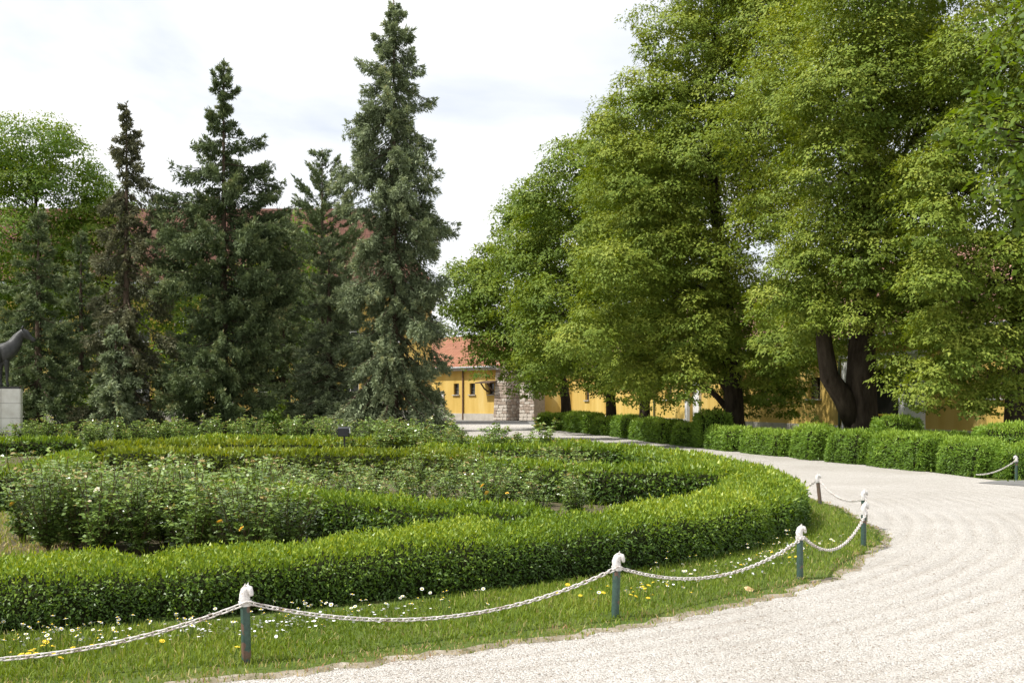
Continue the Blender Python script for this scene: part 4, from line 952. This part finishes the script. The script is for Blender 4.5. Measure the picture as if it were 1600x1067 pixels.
fill([(-5.5, 12.0), (-4.6, 11.2), (-2.1, 10.2), (-1.7, 10.9), (-3.2, 12.4), (-4.6, 13.7), (-5.7, 13.4)], 0.48, 'n', "glossy rose bush in the front bed right of the dry grass patch", "front bed rose bushes", 0.80, (0.12,))
fill([(-3.3, 15.0), (-1.0, 13.8), (1.1, 14.4), (1.7, 15.6), (0.4, 16.5), (-1.2, 18.4), (-4.2, 18.6)], 0.8, 'm', "rose bush in the middle bed between the inner hedges", "middle bed rose bushes", 0.64, (0.07,))
fill([(-7.2, 19.0), (-4.4, 18.6), (-2.0, 19.3), (-2.6, 20.6), (-6.6, 20.8)], 1.0, 'm', "rose bush in front of the yellowish inner hedge", "left middle rose bushes", 0.5, (0.05,))
fill([(-1.4, 20.0), (0.9, 18.6), (1.8, 20), (1.6, 23.6), (-1.6, 23.8)], 1.0, 'm', "rose bush in the right bed behind the dark faced inner hedge", "right bed rose bushes", 0.64, (0.12,))
fill([(-4.5, 26.4), (1.2, 26.2), (0.4, 28.8), (-3.0, 29.8)], 0.95, 'f', "rose bush with tall shoots seen against the pale drive", "drive side rose bushes", 0.85, ())
fill([(-18.5, 35.0), (-12, 36.0), (-3.4, 36.0), (-3.0, 38.2), (-10, 39), (-19, 38)], 1.02, 'f', "silvery rose bush in the long back bed before the spruces", "back bed rose bushes", 0.84, ())
# the white rose and the small yellow blooms that stand out at the front
rose(-5.0, 11.75, 'n', "rose bush carrying a large cream bloom at the front left", None, 0.8, [('w', 0.05, -0.45, 0.60), ('y', -0.3, -0.3, 0.66)])
rose(-2.45, 10.35, 'n', "rose bush with yellow bloom low behind the outer hedge", None, 0.85, [('y', 0.0, -0.45, 0.48), ('y', -0.25, -0.4, 0.55)])
rose(-0.35, 13.55, 'n', "rose bush with yellow and cream blooms beside the inner hedge", None, 0.85, [('y', 0.0, -0.42, 0.62), ('w', 0.12, -0.42, 0.68), ('y', 0.06, -0.44, 0.52)])

# ------------------------------------------------------------------ grass, daisies, dandelions
def blades(name, label, pts, ln, wd, tint, lean=0.5, z=0.03):
    n = len(pts)
    a = rng.random(n)*6.283; le = rng.random(n)*lean
    L = ln*rng.uniform(0.5, 1.3, n)
    D = np.c_[np.cos(a)*le, np.sin(a)*le, np.ones(n)]; D = unit(D)*L[:, None]
    b = rng.random(n)*6.283
    S = np.c_[np.cos(b), np.sin(b), np.zeros(n)]*(wd*rng.uniform(0.6, 1.2, n)/2)[:, None]
    P = np.c_[pts, np.full(n, z) if np.isscalar(z) else z]
    mid = P + D*0.55; tip = P + D + np.c_[np.cos(a)*le, np.sin(a)*le, -le*0.5]*(L*0.35)[:, None]
    V = np.stack([P-S, P+S, mid+S*0.8, tip, mid-S*0.8], 1).reshape(-1, 3); i = np.arange(n)*5
    F = np.stack([np.c_[i, i+1, i+2, i+4], np.c_[i+4, i+2, i+3, i+3]], 1)
    quad = np.c_[i, i+1, i+2, i+4]; tri = np.c_[i+4, i+2, i+3]
    me = bpy.data.meshes.new(name)
    me.vertices.add(len(V)); me.vertices.foreach_set("co", V.astype(np.float32).ravel())
    lv = np.concatenate([quad.ravel(), tri.ravel()]).astype(np.int32)
    me.loops.add(len(lv)); me.loops.foreach_set("vertex_index", lv)
    me.polygons.add(2*n); me.polygons.foreach_set("loop_start", np.concatenate([np.arange(n)*4, n*4+np.arange(n)*3]).astype(np.int32))
    me.materials.append(M['grass'])
    at = me.attributes.new("tint", 'FLOAT', 'FACE'); at.data.foreach_set("value", np.clip(np.r_[tint, tint], 0, 1).astype(np.float32))
    me.update(calc_edges=True)
    TRI[name] = 3*n
    return tag(link(name, me), label, "grass", None, "stuff")
# the verge: sample along its edge, between posts and hedge
vi = np.where((vout[:, 0] > -6.5) & (vout[:, 1] < 20))[0]
Tn = unit(np.roll(vout, -1, 0) - np.roll(vout, 1, 0)); Inw = np.c_[-Tn[:, 1], Tn[:, 0]]
n = 62000
dd_ = np.hypot(vout[vi, 0], vout[vi, 1]); pr_ = 1/dd_**1.3; pr_ /= pr_.sum()
k = rng.choice(vi, n, p=pr_)
dep = rng.uniform(-0.02, 1.5, n)
pts = vout[k] + Inw[k]*(dep+edge_n[k]*np.clip(1-dep/0.3, 0, 1))[:, None] + Tn[k]*rng.uniform(-0.03, 0.03, n)[:, None]
patch = wob(pts[:, 0], pts[:, 1], 1, 2.2)
dead = np.clip(1.0-dep/0.28, 0, 1)*np.clip(0.62+0.75*wob(pts[:, 0], pts[:, 1], 2, 3.1), 0, 1.1)
keep = rng.random(n) > np.clip(0.55-dep*2.2, 0, 0.5)
tint = 0.38+0.14*patch+rng.normal(0, 0.13, n)
tint = np.where(rng.random(n) < dead*0.9, 0.9+rng.normal(0, 0.06, n), np.where(rng.random(n) < 0.05, 0.86, np.minimum(tint, 0.8)))
zb = np.interp(dep, [0, 0.1, 0.3, 0.8, 1.6], [0.0, 0.016, 0.033, 0.043, 0.048])
hl = 0.052*(0.55+0.45*np.clip(dep/0.5, 0, 1))*(1+0.3*patch)
blades("grass", "short grass on the verge between the posts and the outer hedge", pts[keep], hl[keep], 0.0085, tint[keep], 0.8, zb[keep])
pts = np.c_[rng.uniform(-9, -4.6, 9000), rng.uniform(10.5, 15.2, 9000)]
pts = pts[(pts[:, 0] < -0.42*pts[:, 1]+0.9)]
blades("dry_grass", "straw coloured dry lawn patch at the left inside the hedge", pts, 0.06, 0.013, 0.82+rng.normal(0, 0.07, len(pts)), 0.9, 0.055)
pts = np.c_[rng.uniform(-19, 3.5, 15000), rng.uniform(9, 33, 15000)]
ok = np.array([in_poly(p, bed[::6]) for p in pts]); pts = pts[ok]
blades("weeds", "sparse weeds on the soil between the roses", pts, 0.13, 0.018, 0.35+rng.normal(0, 0.14, len(pts)), 0.9, 0.055)
pts = np.c_[rng.uniform(4, 17, 9000), rng.uniform(22, 75, 9000)]
pts = pts[(pts[:, 0] > np.interp(pts[:, 1], [18, 23, 31, 44, 56, 67, 80], [10.6, 9.8, 8.4, 6.7, 4.7, 2.4, 2.4])) & (pts[:, 0] < 20-(pts[:, 1]-22.5)*0.208-0.3)]
blades("grass", "grass under the lindens behind the clipped bushes", pts, 0.12, 0.03, 0.35+rng.normal(0, 0.12, len(pts)), 0.7, 0.0)

def flower_mesh(name, petals, R, cmat, pmat, hgt, eye, tilt):
    V, F, mi = [], [], []
    for kk in range(4):
        a = kk*pi/2; V.append((cos(a)*0.0022, sin(a)*0.0022, 0)); 
    for kk in range(4):
        a = kk*pi/2; V.append((cos(a)*0.0018+0.006, sin(a)*0.0018, hgt))
    for kk in range(4): F.append((kk, (kk+1) % 4, 4+(kk+1) % 4, 4+kk)); mi.append(0)
    ct, st = cos(tilt), sin(tilt)
    def q(x, y, z): return (x*1+0.006, y*ct - z*st, hgt + y*st + z*ct)
    for i in range(petals):
        a = 6.283*i/petals; b = len(V); da = 2.6/petals
        V += [q(cos(a)*eye*0.7, sin(a)*eye*0.7, 0.002), q(cos(a-da)*R*0.85, sin(a-da)*R*0.85, 0.004), q(cos(a)*R, sin(a)*R, 0.003), q(cos(a+da)*R*0.85, sin(a+da)*R*0.85, 0.004)]
        F.append((b, b+1, b+2, b+3)); mi.append(1)
    b = len(V)
    V += [q(cos(6.283*i/6)*eye, sin(6.283*i/6)*eye, 0.005) for i in range(6)] + [q(0, 0, 0.010)]
    for i in range(6): F.append((b+i, b+(i+1) % 6, b+6)); mi.append(2)
    me = mk_mesh(name, V, F, [M['flower_stem'], pmat, cmat], mat_idx=mi)
    return me
DA = [flower_mesh("daisy", 9, 0.0130, M['daisy_eye'], M['daisy'], hh, 0.006, ti) for hh, ti in ((0.09, -0.4), (0.12, -0.8), (0.13, -0.1), (0.11, 0.5))]
DN = [flower_mesh("dandelion", 9, 0.017, M['daisy_eye'], M['daisy_eye'], hh, 0.009, ti) for hh, ti in ((0.05, -0.2), (0.07, 0.2))]
def edge_at(x):
    j = vi[np.argmin(np.abs(vout[vi, 0]-x) + (vout[vi, 1] > 13)*5)]
    return j
def strew(meshes, name, label, cat, group, n, clusters, dlo, dhi):
    made = 0
    cl = [(c, rng.uniform(dlo, dhi)) for c in clusters]
    while made < n:
        c, dp = cl[rng.integers(len(cl))]
        x = c[0]+rng.normal(0, c[1]); j = edge_at(x); d_ = dp+rng.normal(0, 0.16)
        if not 0.15 < d_ < 1.45: continue
        p = vout[j]+Inw[j]*d_
        o = link(name, meshes[rng.integers(len(meshes))], None, (p[0]+rng.normal(0, .02), p[1]+rng.normal(0, .02), 0.035), (rng.normal(0, .15), rng.normal(0, .15), rng.normal(0, 0.9)))
        s = rng.uniform(0.85, 1.3); o.scale = (s, s, s); tag(o, label, cat, group); made += 1
strew(DA, "daisy", "small white daisy in the grass below the outer hedge, near side", "daisy", "daisies on the near verge", 180,
      [((-3.3, .3), 0), ((-2.9, .25), 0), ((-2.2, .25), 0), ((-1.7, .15), 0), ((-1.3, .3), 0), ((-0.8, .35), 0), ((-0.3, .3), 0), ((0.2, .3), 0), ((-0.9, .25), 0), ((-2.5, .4), 0)] and
      [(-3.4, .3), (-2.9, .25), (-2.2, .25), (-1.8, .2), (-1.3, .3), (-1.2, .25), (-0.8, .35), (-0.8, .3), (-0.2, .3), (0.2, .3), (-2.5, .4), (-3.0, .3)], 0.9, 1.35)
strew(DA, "daisy", "small white daisy in the grass at the right bend of the verge", "daisy", "daisies at the verge bend", 110,
      [(1.4, .25), (1.9, .25), (2.3, .2), (2.8, .2), (3.1, .25), (3.3, .2), (3.6, .2), (3.5, .2)], 0.45, 1.0)
# the many more that cannot be told apart: one mass of small heads
n = 480
cx_ = rng.choice([-3.2, -2.6, -2.0, -1.5, -1.2, -0.9, -0.6, -0.2, 1.6, 2.2, 2.9, 3.3], n, p=[.06, .07, .1, .12, .12, .12, .1, .07, .05, .06, .07, .06])+rng.normal(0, 0.28, n)
hv, hf, hm = [], [], []
for x_ in cx_:
    j = edge_at(x_); d_ = 1.3-abs(rng.normal(0, 0.28)) if x_ < 1 else 0.95-abs(rng.normal(0, 0.25)); p = vout[j]+Inw[j]*d_+rng.normal(0, 0.03, 2); z_ = 0.05+rng.uniform(0.01, 0.06); R_ = rng.uniform(0.008, 0.0125); b_ = len(hv); ti = rng.normal(-0.3, 0.4)
    hv += [(p[0]+cos(k)*R_, p[1]+sin(k)*R_*cos(ti), z_+sin(k)*R_*sin(ti)) for k in np.arange(7)*6.283/7]; hf.append(tuple(range(b_, b_+7)))
tag(link("daisy_mass", mk_mesh("daisy_mass", hv, hf, M['daisy'])), "scattered small white daisy heads through the verge grass", "daisies", None, "stuff")
strew(DN, "dandelion", "small yellow flower low in the verge grass", "flower", "yellow flowers on the verge", 62,
      [(-3.1, .3), (-2.8, .25), (-2.4, .3), (1.2, .2), (1.5, .15), (3.3, .2), (-3.4, .2)], 0.45, 0.85)
# one dead leaf at the edge of the gravel
dl = mk_mesh("fallen_leaf", [(0, 0, 0), (0.05, -0.03, 0.02), (0.10, 0, 0.012), (0.05, 0.035, 0.025), (0.02, 0.05, 0.01), (0.025, -0.05, 0.015)], [(0, 1, 2, 3), (0, 3, 4), (0, 5, 1)], M['dead_leaf'])
tag(link("fallen_leaf", dl, None, (1.95, 9.15, 0.03), (0.3, 0.1, 0.6)), "pale dead leaf lying at the edge of the gravel", "leaf")
# loose pebbles over the near gravel
n = 26000
py = 4.3+rng.random(n)**1.5*9.5; px = rng.uniform(-0.48, 0.48, n)*py
VSM = offset(VERGE, 0.10)[::10]
inside = np.array([in_poly((a, b), VSM) for a, b in zip(px, py)])
px, py = px[~inside], py[~inside]; n = len(px)
o8 = np.array([(1, 0, 0), (0, 1, 0), (-1, 0, 0), (0, -1, 0), (0, 0, .62), (0, 0, -.4)])
ang = rng.random(n)*6.28; sz = rng.uniform(0.004, 0.0095, n)*(0.7+0.04*py)
ca, sa = np.cos(ang), np.sin(ang)
vx = o8[None]*np.stack([sz*rng.uniform(.8, 1.5, n), sz*rng.uniform(.7, 1.1, n), sz], 1)[:, None]
V = np.stack([vx[..., 0]*ca[:, None]-vx[..., 1]*sa[:, None]+px[:, None], vx[..., 0]*sa[:, None]+vx[..., 1]*ca[:, None]+py[:, None], vx[..., 2]+0.002], -1).reshape(-1, 3)
f4 = np.array([(0, 1, 4), (1, 2, 4), (2, 3, 4), (3, 0, 4)])
F = (np.arange(n)*6)[:, None, None]+f4[None]
M['pebble'] = leaf_mat("pebble", [(0.0, (0.22, 0.18, 0.14)), (0.4, (0.44, 0.40, 0.34)), (1.0, (0.62, 0.59, 0.55))], 0.85, 0.2, 0.0)
tag(link("loose_gravel", mk_mesh("loose_gravel", V, F.reshape(-1, 3), M['pebble'], np.repeat(rng.random(n), 4))), "loose pale pebbles over the near gravel of the drive", "gravel", None, "stuff")

# ------------------------------------------------------------------ posts and chains
POSTS = [(-4.25, 5.75), (-1.6, 6.62), (.752, 8.02), (2.57, 9.8), (3.84, 12.0), (4.40, 13.75), (4.72, 16.8), (4.75, 19.6)]
PH = 0.385
def finial():
    mb = MB()
    # neck rising from the collar, head folded forward and down
    mb.tube([(0, 0, 0), (-.004, 0, 0.025), (-.002, 0, 0.055), (.010, 0, 0.085), (.026, 0, 0.103), (.040, 0, 0.098), (.050, 0, 0.078), (.057, 0, 0.055), (.060, 0, 0.046)],
            [(.040, .036), (.041, .034), (.038, .031), (.033, .028), (.026, .026), (.024, .025), (.021, .020), (.017, .015), (.011, .011)], 10)
    mb.tube([(-0.034, 0, 0.01), (-.036, 0, 0.05), (-.020, 0, 0.095), (0.004, 0, 0.116), (.022, 0, .118)], [.009, .011, .011, .009, .004], 6)      # mane
    return mb
fin_me = mk_mesh("horse_head", finial().V, finial().F, M['white_iron'], smooth=True)
ear = MB()
for s in (-1, 1): pass
ear_me = mk_mesh("ear", *(lambda m: (m.V, m.F))(MB().tube([(0, 0, 0), (0, 0, 0.016), (0.002, 0, 0.034)], [.008, .0075, .0015], 6)), M['white_iron'])
collar_me = mk_mesh("collar", *(lambda m: (m.V, m.F))(MB().tube([(0, 0, -0.018), (0, 0, 0.012)], [.037, .041], 12)), M['white_iron'])
lugm = MB().tube([(0.045*cos(a), 0, 0.045*sin(a)*0.0) for a in (0, 1)], 0.004)
POST_LAB = ["chain post with white horse head cut off beyond the left edge", "nearest green chain post with white horse head at the left", "green chain post with white horse head at bottom centre", "green chain post right of centre, third from the left",
            "green chain post at the bend with chain dropping to its left", "green chain post just behind the one at the bend", "leaning worn chain post beside the end of the outer hedge", "far chain post behind the outer hedge"]
def post(x, y, label, mat, rot=0.0, lean=(0, 0), pz=0.03, H=PH):
    t = empty("chain_post", (x, y, 0.0), label, "post", "green chain posts round the garden", rot)
    t.rotation_euler = (lean[0], lean[1], rot)
    MB().tube([(0, 0, -0.05), (0, 0, H*0.5), (0, 0, H)], [0.029, 0.029, 0.0285], 20, False).build("pole", M[mat], t, smooth=True)
    link("collar", collar_me, t, (0, 0, H+0.005))
    hd = link("horse_head", fin_me, t, (0, 0, H+0.01), None, (0.82, 0.82, 0.84))
    for s in (-1, 1): link("ear", ear_me, hd, (0.012, s*0.016, 0.106), (s*-0.15, 0.15, 0))
    return t
for i, (x, y) in enumerate(POSTS[:7]):
    if i == 0: continue
    rot = [0, -0.35, -0.2, -0.1, 0.1, 0.0, -0.25, 0][i]
    post(x, y, POST_LAB[i], 'post_worn' if i == 6 else 'post_green', rot, (rng.normal(0, 0.018), -0.10 if i == 6 else rng.normal(0, 0.02)))
p0 = post(*POSTS[0], POST_LAB[0], 'post_green', -0.35)
post(10.38, 22.6, "green chain post at the right edge before the clipped bush", 'post_green', pi)
def link_mesh():
    R, S, w = 0.0122, 0.014, 0.0052
    path = []
    for k in range(10):
        a = 2*pi*k/10; path.append((cos(a)*R + (S if cos(a) > 0.01 else -S), sin(a)*R))
    V, F = [], []
    for k, (x, y) in enumerate(path):
        x2, y2 = path[(k+1) % 10]; x1, y1 = path[k-1]; tx, ty = x2-x1, y2-y1; l = hypot(tx, ty); nx, ny = ty/l, -tx/l
        for j in range(5):
            b = 2*pi*j/5; V.append((x+nx*cos(b)*w, y+ny*cos(b)*w, sin(b)*w))
    for k in range(10):
        for j in range(5): F.append((k*5+j, k*5+(j+1) % 5, ((k+1) % 10)*5+(j+1) % 5, ((k+1) % 10)*5+j))
    return mk_mesh("link", V, F, M['white_chain'], smooth=True)
LINK = link_mesh()
def chain(a, b, sag, label, pitch=0.040, scale=1.0):
    a, b = Vector(a), Vector(b)
    n0 = 200
    P = [a.lerp(b, t)-Vector((0, 0, sag*4*t*(1-t))) for t in np.linspace(0, 1, n0)]
    l = np.r_[0, np.cumsum([(P[i+1]-P[i]).length for i in range(n0-1)])]
    n = max(int(l[-1]/pitch), 2)
    root = empty("chain", tuple(a), label, "chain", "white chains between the posts")
    arr = np.array([tuple(p) for p in P])
    for i in range(n):
        s = (i+0.5)/n*l[-1]
        c = np.array([np.interp(s, l, arr[:, k]) for k in range(3)]); e = np.array([np.interp(s+0.01, l, arr[:, k]) for k in range(3)]) - np.array([np.interp(s-0.01, l, arr[:, k]) for k in range(3)])
        q = Vector(e).to_track_quat('X', 'Z')
        from mathutils import Quaternion
        q = q @ Quaternion((1, 0, 0), (0.75 if i % 2 else -0.82)+rng.normal(0, 0.08))
        o = link("link", LINK, root, tuple(Vector(c)-a)); o.rotation_mode = 'QUATERNION'; o.rotation_quaternion = q
        o.scale = (scale,)*3
zt = PH+0.012
SAG = [0.24, 0.22, 0.20, 0.24, 0.17, 0.14]
CL = ["white chain at the bottom left, cut by the left edge", "white chain between the two nearest posts below the hedge", "white chain in front of the daisies right of centre", "white chain sagging deep to the post at the bend",
      "white chain between the two posts standing in line at the bend", "far white chain running to the leaning post"]
for i in range(6):
    a, b = Vector((*POSTS[i], zt)), Vector((*POSTS[i+1], zt))
    off = Vector(((b-a).y, -(b-a).x, 0)).normalized()*0.033
    if i == 5: b = Vector((4.72-0.045, 16.8, zt-0.002))
    chain(a+off, b+off, SAG[i], CL[i])
chain((4.68, 16.85, zt), (4.32, 18.3, 0.12), 0.10, "far white chain going behind the outer hedge from the leaning post")
chain((10.35, 22.57, zt), (9.62, 22.75, 0.10), 0.08, "white chain hanging before the clipped bush at the right edge")

# ------------------------------------------------------------------ floodlight in the roses
fl = empty("floodlight", (-4.0, 26.2, 0.05), "black floodlight box among the roses left of the tallest spruce", "floodlight")
MB().tube([(0, 0, 0), (0, 0, 0.78)], 0.02, 8).build("stake", M['black'], fl)
hs_ = MB().add([(-.15, -.06, .74), (.10, -.06, .74), (.12, .10, .72), (-.16, .10, .72), (-.15, -.06, .92), (.10, -.06, .92), (.12, .10, .96), (-.16, .10, .96)],
               [(3, 2, 1, 0), (4, 5, 6, 7), (0, 1, 5, 4), (1, 2, 6, 5), (2, 3, 7, 6), (3, 0, 4, 7)]).build("housing", M['black'], fl)
MB().box((0.125, 0.02, 0.87), (0.02, 0.10, 0.12)).build("lens", M['glass'], fl)
MB().tube([(-.17, 0.02, .78), (-.19, 0.02, .84), (-.17, .02, .90)], 0.015, 6).build("bracket", M['black'], fl)

# ------------------------------------------------------------------ horse statue
SX, SY = -17.32, 38.0
ped = empty("statue_pedestal", (SX, SY, 0), "white stone slab pedestal under the bronze horse at the left edge", "pedestal", rz=radians(21))
PX0, PX1, PHT = -2.05, 0.30, 2.06
MB().box(((PX0+PX1)/2, 0, PHT/2), (PX1-PX0-0.06, 1.24, PHT-0.02)).build("body", M['grey_trim'], ped)
xs = np.linspace(PX0, PX1, 5); zs = [0.0, 0.52, 1.05, 1.56, PHT]
for i in range(4):
    for j in range(4):
        for y in (-0.63, 0.63):
            MB().box(((xs[i]+xs[i+1])/2, y, (zs[j]+zs[j+1])/2), (xs[i+1]-xs[i]-0.012, 0.04, zs[j+1]-zs[j]-0.012)).build("slab", M['stone_w'], ped)
for j in range(4):
    for y in (-0.31, 0.31):
        for x in (PX0, PX1): MB().box((x, y, (zs[j]+zs[j+1])/2), (0.04, 0.60, zs[j+1]-zs[j]-0.012)).build("slab", M['stone_w'], ped)
hs = empty("horse_statue", (SX, SY, PHT), "bronze horse statue on the white pedestal at the left edge", "statue", rz=radians(21))
MB().box((-0.88, 0, 0.035), (2.3, 0.9, 0.07)).build("base_plate", M['bronze'], hs)
J = [(-1.30, 0, 1.30), (-0.85, 0, 1.22), (-0.32, 0, 1.24), (-0.06, 0, 1.26), (0.10, 0, 1.50), (0.22, 0, 1.76), (0.36, 0, 1.98), (0.42, 0, 1.94), (0.48, 0, 1.89), (0.54, 0, 1.84), (0.58, 0, 1.81)]
RR = [(.27, .30), (.30, .33), (.29, .34), (.24, .29), (.16, .25), (.11, .175), (.085, .12), (.05, .05), (.03, .03), (.03, .03), (.03, .03)]
Ed = [(i, i+1) for i in range(10)]
def legv(pts, rs, root):
    b = len(J); J.extend(pts); RR.extend(rs); Ed.append((root, b)); Ed.extend((b+i, b+i+1) for i in range(len(pts)-1))
for s, fx in ((-1, 0.0), (1, -0.22)):
    legv([(-.16+fx*0.3, s*.15, 1.02), (-.14+fx, s*.16, .80), (-.13+fx, s*.16, .52), (-.13+fx, s*.16, .26), (-.12+fx, s*.16, .16), (-.08+fx, s*.16, .08)], [(.12, .14), (.085, .10), (.058, .062), (.042, .045), (.05, .05), (.058, .062)], 3)
for s, fx in ((-1, 0.0), (1, 0.22)):
    legv([(-1.30, s*.16, 1.02), (-1.20+fx*.5, s*.17, .82), (-1.46+fx, s*.17, .54), (-1.45+fx, s*.17, .28), (-1.44+fx, s*.17, .16), (-1.38+fx, s*.17, .08)], [(.17, .21), (.115, .14), (.06, .07), (.043, .046), (.05, .05), (.058, .062)], 0)
legv([(-1.56, 0, 1.36), (-1.72, 0, 1.10), (-1.74, 0, .72)], [(.06, .06), (.065, .065), (.03, .03)], 0)
me = bpy.data.meshes.new("body"); me.from_pydata(J, Ed, []); me.materials.append(M['bronze'])
ob = link("body", me, hs)
md = ob.modifiers.new("skin", 'SKIN'); md.use_smooth_shade = True
for v, r in zip(me.skin_vertices[0].data, RR): v.radius = r
me.skin_vertices[0].data[0].use_root = True
ob.modifiers.new("subsurf", 'SUBSURF').levels = 2
ob.modifiers["subsurf"].render_levels = 2
def loft(sec, n=14):
    V = []
    for i, (x, z, hh, hw) in enumerate(sec):
        x0, z0 = sec[max(i-1, 0)][:2]; x1, z1 = sec[min(i+1, len(sec)-1)][:2]; l = hypot(x1-x0, z1-z0); nx, nz = -(z1-z0)/l, (x1-x0)/l
        for k in range(n):
            a = 2*pi*k/n; V.append((x+nx*hh*sin(a), hw*cos(a)*(1-0.25*max(0, sin(a))), z+nz*hh*sin(a)))
    F = [(i*n+k, i*n+(k+1) % n, (i+1)*n+(k+1) % n, (i+1)*n+k) for i in range(len(sec)-1) for k in range(n)] + [tuple(range(n-1, -1, -1)), tuple((len(sec)-1)*n+k for k in range(n))]
    return V, F
hv_, hf_ = loft([(0.26, 2.00, .05, .05), (0.32, 1.985, .11, .08), (0.385, 1.935, .15, .092), (0.45, 1.88, .16, .094), (0.515, 1.835, .125, .08), (0.575, 1.79, .092, .062), (0.64, 1.74, .076, .055), (0.69, 1.70, .078, .058), (0.73, 1.672, .066, .052), (0.75, 1.66, .03, .03)])
link("head", mk_mesh("head", hv_, hf_, M['bronze'], smooth=True), hs)
for s in (-1, 1):
    MB().tube([(0.445, s*.078, 1.935), (0.46, s*.094, 1.925), (0.475, s*.08, 1.915)], [.012, .02, .012], 6).build("eye", M['bronze'], hs, smooth=True)
    MB().tube([(0.71, s*.045, 1.715), (0.725, s*.058, 1.70), (0.735, s*.045, 1.685)], [.008, .014, .008], 6).build("nostril", M['dark'], hs, smooth=True)
for s in (-1, 1): MB().tube([(0.33, s*.055, 2.06), (0.345, s*.07, 2.12), (0.37, s*.065, 2.20)], [.036, .030, .004], 7).build("ear", M['bronze'], hs, smooth=True)
MB().tube([(0.43, 0, 2.08), (0.28, 0, 2.00), (0.10, 0, 1.84), (-.06, 0, 1.65), (-.26, 0, 1.53)], [(.02, .02), (.045, .03), (.055, .035), (.05, .03), (.015, .015)], 7).build("mane", M['bronze'], hs, smooth=True)
MB().tube([(0.21*cos(a)-0.02, 0.20*sin(a), 1.36+0.06*cos(a)) for a in np.linspace(-1.7, 1.7, 12)], 0.016, 6).build("chest_strap", M['bronze'], hs)
for s in (-1, 1): MB().tube([(0.36, s*.094, 2.02), (0.47, s*.098, 1.88), (0.56, s*.078, 1.75)], 0.011, 5).build("bridle_strap", M['bronze'], hs)
print("TRIS", sum(TRI.values()), {k: v for k, v in sorted(TRI.items(), key=lambda q: -q[1])[:14]})
